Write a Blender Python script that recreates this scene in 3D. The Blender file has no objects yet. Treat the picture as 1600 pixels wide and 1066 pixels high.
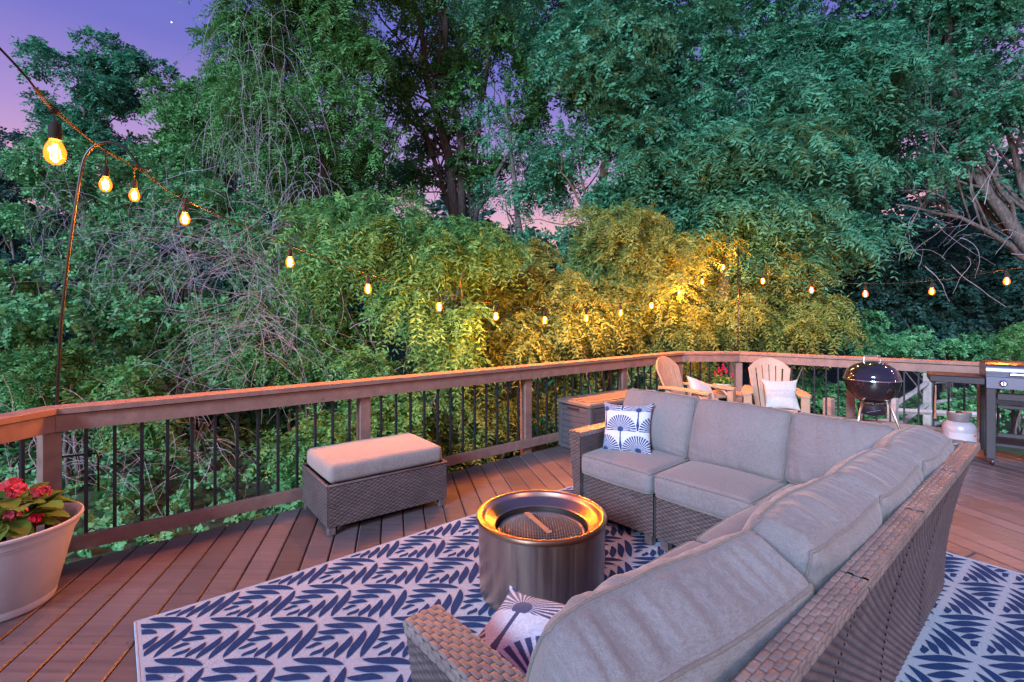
import bpy, math, random
import numpy as np
from math import sin, cos, pi, radians
RS = np.random.RandomState
random.seed(5)
scn = bpy.context.scene
COL = scn.collection
# ---------------------------------------------------------------- camera
F, CX, CY, CAMH = 772.0, 800.0, 490.0, 1.461
cd = bpy.data.cameras.new('camera'); cam = bpy.data.objects.new('camera', cd); COL.objects.link(cam)
cam.location = (0, 0, CAMH); cam.rotation_euler = (radians(90), 0, 0)
cd.sensor_width = 36; cd.lens = F/1600*36; cd.shift_y = -(533-CY)/1600; cd.clip_end = 900; cd.clip_start = .05
scn.camera = cam
# ---------------------------------------------------------------- world, sun, exposure
w = bpy.data.worlds.new('World'); scn.world = w; w.use_nodes = True
nt = w.node_tree; nt.nodes.clear()
tc = nt.nodes.new('ShaderNodeTexCoord'); sp = nt.nodes.new('ShaderNodeSeparateXYZ'); rp = nt.nodes.new('ShaderNodeValToRGB')
nt.links.new(tc.outputs['Generated'], sp.inputs[0]); nt.links.new(sp.outputs['Z'], rp.inputs[0])
els = [(0.0, (.70, .34, .20)), (.12, (.76, .37, .27)), (.2, (.54, .27, .38)), (.30, (.31, .19, .46)), (.42, (.13, .115, .43)), (.55, (.085, .095, .42)), (1, (.05, .08, .38))]
while len(rp.color_ramp.elements) < len(els): rp.color_ramp.elements.new(.5)
for e, (p, c) in zip(rp.color_ramp.elements, els): e.position = p; e.color = (*c, 1)
sky = nt.nodes.new('ShaderNodeTexSky'); sky.sky_type = 'NISHITA'; sky.sun_disc = False
sky.sun_elevation = radians(38); sky.sun_rotation = radians(200)
b1 = nt.nodes.new('ShaderNodeBackground'); b1.inputs[1].default_value = .85
b2 = nt.nodes.new('ShaderNodeBackground'); b2.inputs[1].default_value = .015
ad = nt.nodes.new('ShaderNodeAddShader'); wo = nt.nodes.new('ShaderNodeOutputWorld')
nt.links.new(rp.outputs[0], b1.inputs[0]); nt.links.new(sky.outputs[0], b2.inputs[0])
nt.links.new(b1.outputs[0], ad.inputs[0]); nt.links.new(b2.outputs[0], ad.inputs[1]); nt.links.new(ad.outputs[0], wo.inputs[0])
sl = bpy.data.lights.new('sun', 'SUN'); sl.energy = 5.0; sl.angle = radians(16); sl.color = (.62, .78, 1.0)
so = bpy.data.objects.new('sun', sl); COL.objects.link(so)
so.rotation_euler = (radians(66), 0, radians(-30))      # soft dusk glow from behind the camera
# lamps of the house behind the camera
for nm, loc, en, sz in (('porch_lamp_light', (2.5, -.05, 2.9), 190, .12), ('porch_lamp_light', (.9, -1.6, 2.8), 4, .15)):
    pl = bpy.data.lights.new(nm, 'POINT'); pl.energy = en; pl.shadow_soft_size = sz; pl.color = (1, .54, .29)
    po = bpy.data.objects.new(nm, pl); COL.objects.link(po); po.location = loc
scn.view_settings.view_transform = 'Standard'; scn.view_settings.look = 'None'
scn.view_settings.exposure = .58; scn.view_settings.gamma = 1
scn.render.engine = 'CYCLES'
# ---------------------------------------------------------------- helpers
def at(px, py, Y): return np.array([Y*(px-CX)/F, Y, CAMH-(py-CY)*Y/F])      # a point seen at px,py at distance Y
def nrm(v): v = np.asarray(v, float); return v/(np.linalg.norm(v, axis=-1, keepdims=True)+1e-12)
class MB:
    def __init__(s): s.v = []; s.f = []; s.m = []; s.gap = {}; s.n = 0
    def add(s, V, Fc, m=0):
        V = np.asarray(V, float).reshape(-1, 3)
        for f in Fc: s.f.append(tuple(int(i)+s.n for i in f)); s.m.append(m)
        s.v.append(V); s.n += len(V); return s
    def box(s, c, d, m=0, R=None, bev=0):
        c = np.array(c, float); hx, hy, hz = [q/2 for q in d]
        if bev <= 0:
            V = np.array([(x, y, z) for x in (-hx, hx) for y in (-hy, hy) for z in (-hz, hz)])
            Fc = [(0, 1, 3, 2), (4, 6, 7, 5), (0, 4, 5, 1), (2, 3, 7, 6), (0, 2, 6, 4), (1, 5, 7, 3)]
        else:
            b = min(bev, hx*.9, hy*.9, hz*.9); V = []; idx = {}
            for x in (-1, 1):
                for y in (-1, 1):
                    for z in (-1, 1):
                        for a in range(3):
                            p = [x*(hx-b), y*(hy-b), z*(hz-b)]; p[a] += (x, y, z)[a]*b
                            idx[(x, y, z, a)] = len(V); V.append(p)
            Fc = []
            for a in range(3):
                o = [i for i in range(3) if i != a]
                for sg in (-1, 1):
                    q = []
                    for s1, s2 in ((-1, -1), (1, -1), (1, 1), (-1, 1)):
                        k = [0, 0, 0]; k[a] = sg; k[o[0]] = s1; k[o[1]] = s2; q.append(idx[(*k, a)])
                    Fc.append(q if (sg > 0) == (a != 1) else q[::-1])
            for a in range(3):
                o = [i for i in range(3) if i != a]
                for s1 in (-1, 1):
                    for s2 in (-1, 1):
                        q = []
                        for sg, fa in ((-1, o[0]), (1, o[0]), (1, o[1]), (-1, o[1])):
                            k = [0, 0, 0]; k[a] = sg; k[o[0]] = s1; k[o[1]] = s2; q.append(idx[(*k, fa)])
                        Fc.append(q)
            for x in (-1, 1):
                for y in (-1, 1):
                    for z in (-1, 1): Fc.append([idx[(x, y, z, a)] for a in range(3)])
            V = np.array(V)
        if R is not None: V = V @ np.array(R).T
        return s.add(V+c, Fc, m)
    def beam(s, a, b, w, h, m=0, bev=0, up=(0, 0, 1)):
        a = np.array(a, float); b = np.array(b, float); x = nrm(b-a); y = nrm(np.cross(up, x)); z = np.cross(x, y)
        return s.box((a+b)/2, (np.linalg.norm(b-a), w, h), m, np.stack([x, y, z], 1), bev)
    def tube(s, P, r, n=8, m=0, cap=True):
        P = np.array(P, float); r = np.broadcast_to(np.asarray(r, float), (len(P),))
        T = nrm(np.gradient(P, axis=0)); up = np.array([0, 0, 1.]) if abs(T[0][2]) < .9 else np.array([1., 0, 0])
        V = []; x = nrm(np.cross(up, T[0]))
        for i in range(len(P)):
            x = nrm(x-T[i]*(x@T[i])); y = np.cross(T[i], x)
            for k in range(n):
                a = 2*pi*k/n; V.append(P[i]+r[i]*(cos(a)*x+sin(a)*y))
        Fc = [(i*n+k, i*n+(k+1) % n, (i+1)*n+(k+1) % n, (i+1)*n+k) for i in range(len(P)-1) for k in range(n)]
        if cap: Fc += [tuple(range(n))[::-1], tuple((len(P)-1)*n+k for k in range(n))]
        return s.add(V, Fc, m)
    def lathe(s, prof, c=(0, 0, 0), n=32, m=0, R=None, sx=1, sy=1):
        V = []
        for r, z in prof:
            for k in range(n): a = 2*pi*k/n; V.append((r*cos(a)*sx, r*sin(a)*sy, z))
        V = np.array(V)
        if R is not None: V = V @ np.array(R).T
        Fc = [(i*n+k, i*n+(k+1) % n, (i+1)*n+(k+1) % n, (i+1)*n+k) for i in range(len(prof)-1) for k in range(n)]
        return s.add(V+np.array(c), Fc, m)
    def surf(s, P, nu, nv, m=0, h=None, u=(0, 1), v=(0, 1), flip=False):
        U, W = np.meshgrid(np.linspace(*u, nu), np.linspace(*v, nv), indexing='ij')
        Q = P(U, W)
        if h is not None:
            N = nrm(np.cross(np.gradient(Q, axis=0), np.gradient(Q, axis=1)))
            if flip: N = -N
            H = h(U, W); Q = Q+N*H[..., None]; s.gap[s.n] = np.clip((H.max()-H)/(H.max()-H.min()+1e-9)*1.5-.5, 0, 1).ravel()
        I = np.arange(nu*nv).reshape(nu, nv)
        q = np.stack([I[:-1, :-1], I[1:, :-1], I[1:, 1:], I[:-1, 1:]], -1).reshape(-1, 4)
        if flip: q = q[:, ::-1]
        return s.add(Q.reshape(-1, 3), q.tolist(), m)
    def build(s, name, mats, parent=None, smooth=True, loc=None, rot=None):
        if not isinstance(mats, (list, tuple)): mats = [mats]
        me = bpy.data.meshes.new(name)
        V = np.concatenate(s.v) if s.v else np.zeros((0, 3))
        me.from_pydata(V.tolist(), [], s.f)
        for q in mats: me.materials.append(q)
        me.polygons.foreach_set('material_index', s.m)
        if smooth:
            me.polygons.foreach_set('use_smooth', [True]*len(s.f))
            if smooth != 'full': me.set_sharp_from_angle(angle=radians(smooth if smooth is not True else 38))
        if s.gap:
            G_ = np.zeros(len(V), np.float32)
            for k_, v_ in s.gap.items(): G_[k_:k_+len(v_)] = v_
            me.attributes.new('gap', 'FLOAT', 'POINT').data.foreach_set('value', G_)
        me.update()
        return link(name, me, parent, loc, rot)
def link(name, me, parent=None, loc=None, rot=None):
    o = bpy.data.objects.new(name, me); COL.objects.link(o)
    if parent is not None: o.parent = parent
    if loc is not None: o.location = tuple(float(q) for q in loc)
    if rot is not None: o.rotation_euler = tuple(float(q) for q in rot)
    return o
def tag(o, label=None, cat=None, group=None, kind=None):
    if label: o['label'] = label
    if cat: o['category'] = cat
    if group: o['group'] = group
    if kind: o['kind'] = kind
    return o
def thing(name, label, cat, loc=(0, 0, 0), rz=0, group=None):
    return tag(link(name, None, None, loc, (0, 0, rz)), label, cat, group)
def perm_noise(seed=0):
    r = RS(seed); T = r.rand(32, 32, 32)
    def f(P, sc=1.0):
        P = np.asarray(P, float)*sc; i = np.floor(P).astype(int); t = P-i; t = t*t*(3-2*t); o = 0
        for a in (0, 1):
            for b in (0, 1):
                for c in (0, 1):
                    wgt = (t[..., 0] if a else 1-t[..., 0])*(t[..., 1] if b else 1-t[..., 1])*(t[..., 2] if c else 1-t[..., 2])
                    o = o+wgt*T[(i[..., 0]+a) % 32, (i[..., 1]+b) % 32, (i[..., 2]+c) % 32]
        return o*2-1
    return f
NZ = perm_noise(3)
def vec2(x, y, z=0): return np.array([x, y, z], float)
# ---------------------------------------------------------------- materials
class Mat:
    def __init__(s, name, base=(.5, .5, .5), rough=.6, metal=0, spec=.5):
        s.m = bpy.data.materials.new(name); s.m.use_nodes = True; s.t = s.m.node_tree; s.b = s.t.nodes['Principled BSDF']
        s.b.inputs['Base Color'].default_value = (*base, 1); s.b.inputs['Roughness'].default_value = rough
        s.b.inputs['Metallic'].default_value = metal; s.b.inputs['Specular IOR Level'].default_value = spec
    def n(s, typ, **kw):
        q = s.t.nodes.new('ShaderNode'+typ)
        for k, v in kw.items():
            if k in q.inputs: q.inputs[k].default_value = v
            else: setattr(q, k, v)
        return q
    def l(s, a, b): s.t.links.new(a, b)
    def coords(s, scale=(1, 1, 1), kind='Object', rot=(0, 0, 0)):
        c = s.n('TexCoord'); mp = s.n('Mapping'); mp.inputs['Scale'].default_value = scale; mp.inputs['Rotation'].default_value = rot
        s.l(c.outputs[kind], mp.inputs[0]); return mp.outputs[0]
    def noise(s, co, scale=5, detail=4, rough=.6):
        q = s.n('TexNoise'); q.inputs['Scale'].default_value = scale; q.inputs['Detail'].default_value = detail; q.inputs['Roughness'].default_value = rough
        s.l(co, q.inputs['Vector']); return q.outputs['Fac']
    def ramp(s, fac, stops):
        q = s.n('ValToRGB'); e = q.color_ramp.elements
        while len(e) < len(stops): e.new(.5)
        for el, (p, c) in zip(e, stops): el.position = p; el.color = (*c, 1) if len(c) == 3 else c
        s.l(fac, q.inputs[0]); return q.outputs[0]
    def mix(s, f, a, b, mode='MIX'):
        q = s.n('MixRGB', blend_type=mode)
        for i, x in enumerate((f, a, b)):
            if isinstance(x, (int, float)): q.inputs[i].default_value = x
            elif isinstance(x, tuple): q.inputs[i].default_value = (*x, 1)
            else: s.l(x, q.inputs[i])
        return q.outputs[0]
    def color(s, o): s.l(o, s.b.inputs['Base Color']); return s
    def bump(s, h, strength=.3, dist=.002):
        q = s.n('Bump'); q.inputs['Strength'].default_value = strength; q.inputs['Distance'].default_value = dist
        s.l(h, q.inputs['Height']); s.l(q.outputs[0], s.b.inputs['Normal']); return s
def island(M): return M.n('NewGeometry').outputs['Random Per Island']
def wood(name, c0, c1, rough=.6, ang=0, grain=(2, 60, 60), var=.35):
    M = Mat(name, c0, rough); co = M.coords(grain, rot=(0, 0, ang))
    g = M.noise(co, 1, 6, .65); base = M.ramp(g, [(.3, c0), (.7, c1)])
    stain = M.noise(M.coords((1, 1, 1)), 2.2, 5, .6)
    base = M.mix(M.ramp(stain, [(.4, (0, 0, 0)), (.7, (.35, .35, .35))]), base, tuple(q*.55 for q in c0))
    vo = M.n('TexVoronoi'); vo.inputs['Scale'].default_value = 1; M.l(M.coords((max(grain[0], 2)*.9 if grain[0] < 5 else 3.2, 6.5, 6.5), rot=(0, 0, ang)), vo.inputs['Vector'])
    base = M.mix(M.ramp(vo.outputs['Distance'], [(.03, (.75,)*3), (.10, (0, 0, 0))]), base, tuple(q*.3 for q in c0))
    isl = M.ramp(island(M), [(0, (1-var,)*3), (1, (1+var*.6,)*3)])
    M.color(M.mix(1.0, base, isl, 'MULTIPLY')); M.bump(g, .35, .0015); return M.m
ANB = math.atan(-182/772)            # deck boards: direction from +Y
W_DECK = wood('stained_deck_wood', (.062, .052, .062), (.128, .102, .112), .38, -(pi/2-ANB), (1.2, 45, 45), .3)
W_RAIL = wood('stained_rail_wood', (.145, .088, .078), (.235, .145, .125), .5, 0, (14, 14, 14), .12)
W_FENCE = wood('weathered_fence_wood', (.25, .24, .25), (.45, .43, .42), .8, 0, (10, 10, 10), .2)
BLACK = Mat('black_baluster_metal', (.013, .014, .02), .35, .2).m
POLE = Mat('black_iron', (.02, .018, .018), .32, .6).m
CORD = Mat('black_cord', (.02, .017, .015), .8, spec=.15).m
def fabric(name, c, rough=.9, dark=.9, vcol=None):
    M = Mat(name, c, rough, spec=.25)
    n1 = M.noise(M.coords((1, 1, 1)), 6, 4); n2 = M.noise(M.coords((900, 900, 120)), 1, 2); n3 = M.noise(M.coords((120, 900, 900)), 1, 2)
    base = M.ramp(n1, [(.35, tuple(q*dark for q in c)), (.65, c)])
    th = M.mix(.5, n2, n3); base = M.mix(.5, base, M.ramp(th, [(.38, (.45,)*3), (.6, (1.25,)*3)]), 'MULTIPLY')
    sl_n = M.mix(.5, M.noise(M.coords((60, 60, 480)), 1, 2), M.noise(M.coords((480, 480, 60)), 1, 2)); base = M.mix(.6, base, M.ramp(sl_n, [(.40, (.72,)*3), (.6, (1.18,)*3)]), 'MULTIPLY')
    if vcol:
        a = M.n('Attribute'); a.attribute_name = vcol; base = M.mix(1, base, a.outputs['Color'], 'MULTIPLY')
    M.color(base); M.bump(th, .35, .0012); M.b.inputs['Sheen Weight'].default_value = .15; return M.m
CUSH = fabric('beige_grey_canvas', (.155, .148, .165))
CUSH2 = fabric('beige_ottoman_canvas', (.20, .185, .185))
PIPE = fabric('piping_canvas', (.14, .12, .12))
PILW = fabric('white_linen', (.6, .57, .57), dark=.93)
PILP = fabric('printed_cotton', (1, 1, 1), dark=.95, vcol='Col')
def wicker(name, c0, c1):
    M = Mat(name, c0, .42, spec=.5); n = M.noise(M.coords((14, 14, 75)), 1, 4, .75); i = M.noise(M.coords((1, 1, 1)), 5, 4)
    M.color(M.mix(M.ramp(i, [(.35, (0, 0, 0)), (.7, (.5,)*3)]), M.ramp(n, [(.3, c0), (.7, c1)]), tuple(q*.6 for q in c0)))
    a = M.n('Attribute'); a.attribute_name = 'gap'; k = M.ramp(a.outputs['Fac'], [(0, (1,)*3), (1, (.22,)*3)]); M.color(M.mix(1, M.b.inputs['Base Color'].links[0].from_socket, k, 'MULTIPLY')); M.bump(n, .3, .0006); return M.m  # weave hollows darkened in the colour: shade and the dark frame behind
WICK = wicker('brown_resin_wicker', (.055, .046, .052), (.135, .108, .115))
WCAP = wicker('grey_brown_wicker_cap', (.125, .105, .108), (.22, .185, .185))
INNER = Mat('dark_inside_and_shade', (.03, .026, .03), .8).m
RUGL = Mat('rug_pale_yarn', (.5, .49, .5), .95, spec=.1)
_n = RUGL.noise(RUGL.coords((1, 1, 1)), 330, 2); RUGL.color(RUGL.ramp(_n, [(.3, (.12, .16, .23)), (.6, (.29, .36, .46))])); RUGL.bump(_n, .6, .003)
RUGN = Mat('rug_navy_yarn', (.03, .05, .16), .95, spec=.1)
_n = RUGN.noise(RUGN.coords((1, 1, 1)), 330, 2); RUGN.color(RUGN.ramp(_n, [(.3, (.003, .014, .055)), (.62, (.014, .042, .14)), (.8, (.09, .15, .26))])); RUGN.bump(_n, .6, .003)
def metal(name, c, rough, brushed=None, aniso=0):
    M = Mat(name, c, rough, 1.0)
    if brushed:
        n = M.noise(M.coords(brushed), 1, 5, .7)
        M.l(M.ramp(n, [(.25, (rough*.75,)*3), (.75, (min(1, rough*1.5),)*3)]), M.b.inputs['Roughness'])
        M.color(M.ramp(n, [(.25, tuple(q*.86 for q in c)), (.7, c)]))
    return M.m
STEEL = metal('brushed_stainless_steel', (.60, .47, .38), .30, (22, 22, .35))
STEELR = metal('heat_tinted_steel_rim', (.52, .34, .24), .30)
STEELP = metal('stainless_lid_steel', (.10, .10, .135), .33)
CHROME = metal('chrome', (.75, .74, .74), .12)
ALU = metal('aluminium_leg', (.62, .58, .55), .35)
ENAMEL = Mat('black_enamel', (.012, .010, .014), .07, 0, .8); ENAMEL.b.inputs['Coat Weight'].default_value = .6; ENAMEL = ENAMEL.m
DKMET = Mat('dark_powder_coat', (.022, .02, .028), .4, .3).m
SOOT = Mat('sooty_steel', (.05, .045, .045), .5, .8).m; HANDM = Mat('sooted_strap', (.16, .12, .105), .6, .3).m; SCREEN = Mat('heat_stained_screen', (.30, .24, .24), .45, .9).m
def plastic(name, c, rough=.5, var=.1):
    M = Mat(name, c, rough); n = M.noise(M.coords((1, 1, 1)), 12, 5)
    M.color(M.ramp(n, [(.3, tuple(q*(1-var) for q in c)), (.7, tuple(min(1, q*(1+var)) for q in c))])); M.bump(M.noise(M.coords((1, 1, 1)), 160, 2), .08, .0006); return M.m
TAN = plastic('tan_plastic', (.30, .19, .13), .5)
BOXP = plastic('brown_resin', (.05, .046, .055), .55); BOXL = plastic('brown_resin_lid', (.10, .085, .08), .5)
POT = plastic('cream_plastic_pot', (.36, .37, .41), .5, .08)
POT2 = plastic('grey_stone_pot', (.45, .42, .38), .7)
TANKW = plastic('white_tank_paint', (.25, .25, .30), .35, .12)
TANKG = plastic('grey_tank_collar', (.12, .11, .12), .5, .2)
RED = plastic('red_sticker', (.7, .06, .03), .5); LABELW = plastic('pale_label', (.33, .33, .38), .4)
SOIL = Mat('potting_soil', (.03, .02, .016), .95); SOIL.bump(SOIL.noise(SOIL.coords((1, 1, 1)), 70, 4), 1, .01); SOIL = SOIL.m
def bark(name, c0, c1):
    M = Mat(name, c0, .9, spec=.2); n = M.noise(M.coords((9, 9, 2)), 3, 6, .7); M.color(M.ramp(n, [(.35, c0), (.65, c1)])); M.bump(n, .8, .02); return M.m
BARK = bark('grey_brown_bark', (.05, .04, .038), (.16, .135, .13)); BARKR = bark('red_brown_bark', (.09, .055, .04), (.24, .155, .11))
VINE = bark('dry_grey_vine', (.20, .18, .22), (.42, .38, .44))
def leaf(name, c0, c1, trans=.35, c2=None):
    M = Mat(name, c0, .55, spec=.3); a = M.n('Attribute'); a.attribute_name = 'tint'
    n = M.noise(M.coords((1, 1, 1)), .9, 3); f = M.mix(.45, a.outputs['Fac'], n)
    col = M.ramp(f, [(.25, c0), (.62, c1), (.95, c2 or tuple(min(1, q*1.5) for q in c1))]); M.color(col)
    tr = M.n('BsdfTranslucent'); M.l(col, tr.inputs[0]); ms = M.n('MixShader'); ms.inputs[0].default_value = trans
    M.l(M.b.outputs[0], ms.inputs[1]); M.l(tr.outputs[0], ms.inputs[2]); M.l(ms.outputs[0], M.t.nodes['Material Output'].inputs[0]); return M.m
LF_TEAL = leaf('teal_green_leaves', (.020, .11, .062), (.072, .285, .165))
LF_GREEN = leaf('fresh_green_leaves', (.03, .125, .035), (.11, .31, .095))
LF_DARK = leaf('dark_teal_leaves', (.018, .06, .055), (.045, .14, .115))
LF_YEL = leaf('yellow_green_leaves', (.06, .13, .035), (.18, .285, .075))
LF_IVY = leaf('ivy_green_leaves', (.03, .15, .055), (.115, .35, .145), .25)
LF_POT = leaf('bright_potted_leaves', (.12, .24, .04), (.30, .44, .10), .3)
PETAL = leaf('coral_pink_petals', (.62, .10, .16), (.80, .26, .28), .3); PETAL2 = leaf('crimson_petals', (.55, .01, .05), (.8, .03, .10), .3)
GROUND = Mat('leafy_soil', (.03, .04, .02), .95); _n = GROUND.noise(GROUND.coords((1, 1, 1)), 3, 8, .7); GROUND.color(GROUND.ramp(_n, [(.35, (.02, .02, .012)), (.6, (.03, .06, .025))])); GROUND.bump(_n, .8, .05); GROUND = GROUND.m
def emis(name, c, st):
    M = Mat(name); e = M.n('Emission'); e.inputs[0].default_value = (*c, 1); e.inputs[1].default_value = st; M.l(e.outputs[0], M.t.nodes['Material Output'].inputs[0]); return M.m
FIL = emis('glowing_filament', (1, .45, .10), 16)
GLS = Mat('amber_bulb_glass'); _g = GLS.n('BsdfGlass'); _t = GLS.n('BsdfTransparent'); _m = GLS.n('MixShader'); _g2 = GLS.n('BsdfGlossy')
_t.inputs[0].default_value = (1, .62, .30, 1); _g2.inputs['Roughness'].default_value = .08; _m.inputs[0].default_value = .12
_e = GLS.n('Emission'); _e.inputs[0].default_value = (1, .13, .006, 1); _e.inputs[1].default_value = 2.0; _a = GLS.n('AddShader')
GLS.l(_t.outputs[0], _m.inputs[1]); GLS.l(_g2.outputs[0], _m.inputs[2]); GLS.l(_m.outputs[0], _a.inputs[0]); GLS.l(_e.outputs[0], _a.inputs[1]); GLS.l(_a.outputs[0], GLS.t.nodes['Material Output'].inputs[0]); GLS = GLS.m
# ================================================================ SETTING
A_, B_, C_, D_ = vec2(-2.645, 2.86), vec2(2.42, 7.02), vec2(3.24, 7.04), vec2(5.22, 5.50)
Z_ = A_+vec2(-.16, -1.0)*1.6         # near-left chamfer runs towards the camera
E_ = D_+vec2(.22, -1.0)*2.6
def gz(x, y):
    n = NZ(np.stack([x, y, x*0], -1), .35)*.35+NZ(np.stack([x, y, x*0+9], -1), 1.1)*.12
    left = np.clip((-x+y*.25+2)/12, 0, 1.6)
    return -1.15+n+left*1.0+np.clip((y-18)/60, 0, 1)*1.5
g = MB(); xs = np.concatenate([np.linspace(-400, -24, 14), np.linspace(-22, 26, 110), np.linspace(28, 400, 14)]); ys = np.concatenate([np.linspace(-60, -4, 8), np.linspace(-3, 30, 90), np.linspace(33, 600, 18)])
X, Y = np.meshgrid(xs, ys, indexing='ij'); Zg = gz(X, Y); I = np.arange(X.size).reshape(X.shape)
g.add(np.stack([X, Y, Zg], -1).reshape(-1, 3), np.stack([I[:-1, :-1], I[1:, :-1], I[1:, 1:], I[:-1, 1:]], -1).reshape(-1, 4).tolist())
tag(g.build('ground', GROUND, smooth='full'), kind='structure')
# deck boards, clipped to the deck outline
poly = [q[:2] for q in (Z_+vec2(0, -4), Z_, A_, B_, C_, D_, E_, E_+vec2(0, -4))]
dv = np.array([sin(ANB), cos(ANB)]); dn = np.array([cos(ANB), -sin(ANB)])
def clip_line(c):     # the boards run along dv at offset c along dn; intersect with the outline
    ts = []
    for i in range(len(poly)):
        a, b = np.array(poly[i]), np.array(poly[(i+1) % len(poly)]); da, db = a@dn-c, b@dn-c
        if (da < 0) != (db < 0):
            p = a+(b-a)*da/(da-db); ts.append(p@dv)
    return (min(ts), max(ts)) if len(ts) >= 2 else None
db_ = MB(); bw = .148; gap = .0075; c = -3.35
while c < 8:
    l0, l1 = clip_line(c+gap/2), clip_line(c+bw-gap/2)
    if l0 and l1:
        def pt(cc, t, z): q = dn*cc+dv*t; return (q[0], q[1], z)
        segs = [0, 1]
        jt = []
        a0, b0, a1, b1 = l0[0], l0[1], l1[0], l1[1]
        cuts = [0.0, 1.0]
        if b0-a0 > 5: cuts = [0.0, random.uniform(.3, .62), 1.0]
        for k in range(len(cuts)-1):
            f0, f1 = cuts[k]+(.0004 if k else 0), cuts[k+1]-(.0004 if k < len(cuts)-2 else 0)
            e = .006; zt = random.uniform(-.0015, 0)
            q = [(c+gap/2, a0+(b0-a0)*f0), (c+bw-gap/2, a1+(b1-a1)*f0), (c+bw-gap/2, a1+(b1-a1)*f1), (c+gap/2, a0+(b0-a0)*f1)]
            V = [pt(cc, t, -.035) for cc, t in q]+[pt(cc, t, zt-.005) for cc, t in q]
            q2 = [(c+gap/2+e, q[0][1]+e), (c+bw-gap/2-e, q[1][1]+e), (c+bw-gap/2-e, q[2][1]-e), (c+gap/2+e, q[3][1]-e)]
            V += [pt(cc, t, zt) for cc, t in q2]
            db_.add(V, [(3, 2, 1, 0), (8, 9, 10, 11)]+[(i, (i+1) % 4, 4+(i+1) % 4, 4+i) for i in range(4)]+[(4+i, 4+(i+1) % 4, 8+(i+1) % 4, 8+i) for i in range(4)])
    c += bw
for yy in np.arange(-2.5, 7, .41):      # joists under the boards
    if yy > -5:
        xl = -2.2 if yy < 2.9 else -2.3+(yy-2.9)*1.2; xr = 4.9 if yy < 5.4 else 4.9-(yy-5.4)*1.25
        if xr-xl > .3: db_.box(((xl+xr)/2, yy, -.13), (xr-xl, .038, .185))
c = -3.35
while c < 8:
    l0 = clip_line(c+bw/2)
    if l0:
        for yy in np.arange(-1.5, 7, .41):
            for f in (.18, .82):
                cc = c+bw*f; t = (yy-dn[1]*cc)/dv[1]; p = dn*cc+dv*t
                if l0[0]+.03 < t < l0[1]-.03 and p[0] > -3: a_ = np.arange(6)*pi/3; db_.add([(p[0]+.0042*cos(q), p[1]+.0042*sin(q), .0012) for q in a_], [tuple(range(6))], 1)
    c += bw
deck = db_.build('deck', [W_DECK, Mat('screw_head', (.03, .025, .025), .5, .6).m], smooth=30); tag(deck, kind='structure')
# ================================================================ RAILING
rail = thing('deck_railing', 'reddish brown wooden deck railing with black metal balusters round the deck', 'railing', (0, 0, 0))
pts = [Z_, A_, B_, C_, D_, E_]
def outw(a, b): d = nrm(b-a); return np.array([-d[1], d[0], 0])
offs = lambda i, d: None
def offset_line(d):        # polyline moved outwards by d, mitred
    out = []
    for i, p in enumerate(pts):
        if i == 0: out.append(p+outw(p, pts[1])*d)
        elif i == len(pts)-1: out.append(p+outw(pts[i-1], p)*d)
        else:
            n1, n2 = outw(pts[i-1], p), outw(p, pts[i+1]); b = nrm(n1+n2); out.append(p+b*d/(b@n1))
    return out
def strip(name, d0, d1, z0, z1, i, lab=None):
    a, b = offset_line(d0), offset_line(d1); m = MB(); e = .003
    dirv = nrm(pts[i+1]-pts[i])*.0008
    P = [a[i]+dirv, a[i+1]-dirv, b[i+1]-dirv, b[i]+dirv]
    V = [p+[0, 0, z0+e] for p in P]+[p+[0, 0, z1-e] for p in P]
    c = sum(P)/4
    top = [p+[0, 0, z1] for p in [a[i]+outw(pts[i], pts[i+1])*e+dirv, a[i+1]+outw(pts[i], pts[i+1])*e-dirv, b[i+1]-outw(pts[i], pts[i+1])*e-dirv, b[i]-outw(pts[i], pts[i+1])*e+dirv]]
    V += top
    m.add(V, [(3, 2, 1, 0)[::-1], (8, 9, 10, 11)[::-1]]+[(i_, 4+i_, 4+(i_+1) % 4, (i_+1) % 4) for i_ in range(4)]+[(4+i_, 8+i_, 8+(i_+1) % 4, 4+(i_+1) % 4) for i_ in range(4)])
    return m.build(name, W_RAIL, rail, smooth=False)
for i in range(5):
    strip('cap_rail', -.028, .125, .876, .914, i)
    strip('upper_fascia', -.003, .035, .772, .8725, i)
    strip('bottom_rail', -.003, .035, .055, .142, i)
postat = {0: [.0], 1: [.0, .288, .562, .81, 1.0], 2: [1.0], 3: [.52, 1.0], 4: [1.0]}
done = []
def post(p, o):
    m = MB(); x = np.array([o[1], -o[0], 0]); c = p+o*(.038+.0445); c[2] = .872/2-.65
    m.box(c+[0, 0, 0], (.089, .089, .872+1.3-.004), 0, np.stack([x, o, [0, 0, 1]], 1), .003); m.build('post', W_RAIL, rail, smooth=False)
for i, fs in postat.items():
    a, b = pts[i], pts[i+1]; o = outw(a, b); L = np.linalg.norm(b-a); d = nrm(b-a)
    for f in fs:
        oo = o
        if f in (0., 1.):
            j = i if f == 0. else i+1
            if 0 < j < len(pts)-1: oo = nrm(outw(pts[j-1], pts[j])+outw(pts[j], pts[j+1]))
        post(a+d*L*f, oo)
    allp = sorted(set([0.]+fs+[1.])); 
    for k in range(len(allp)-1):
        s0, s1_ = allp[k]*L, allp[k+1]*L; nb = max(1, int(round((s1_-s0)/.136))-1)
        for q in range(nb):
            t = s0+(s1_-s0)*(q+1)/(nb+1); p = a+d*t+o*.046
            m = MB(); x = np.array([o[1], -o[0], 0]); m.box(p+[0, 0, .4575], (.019, .019, .69), 0, np.stack([x, o, [0, 0, 1]], 1), .002); m.build('baluster', BLACK, rail, smooth=False)
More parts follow.
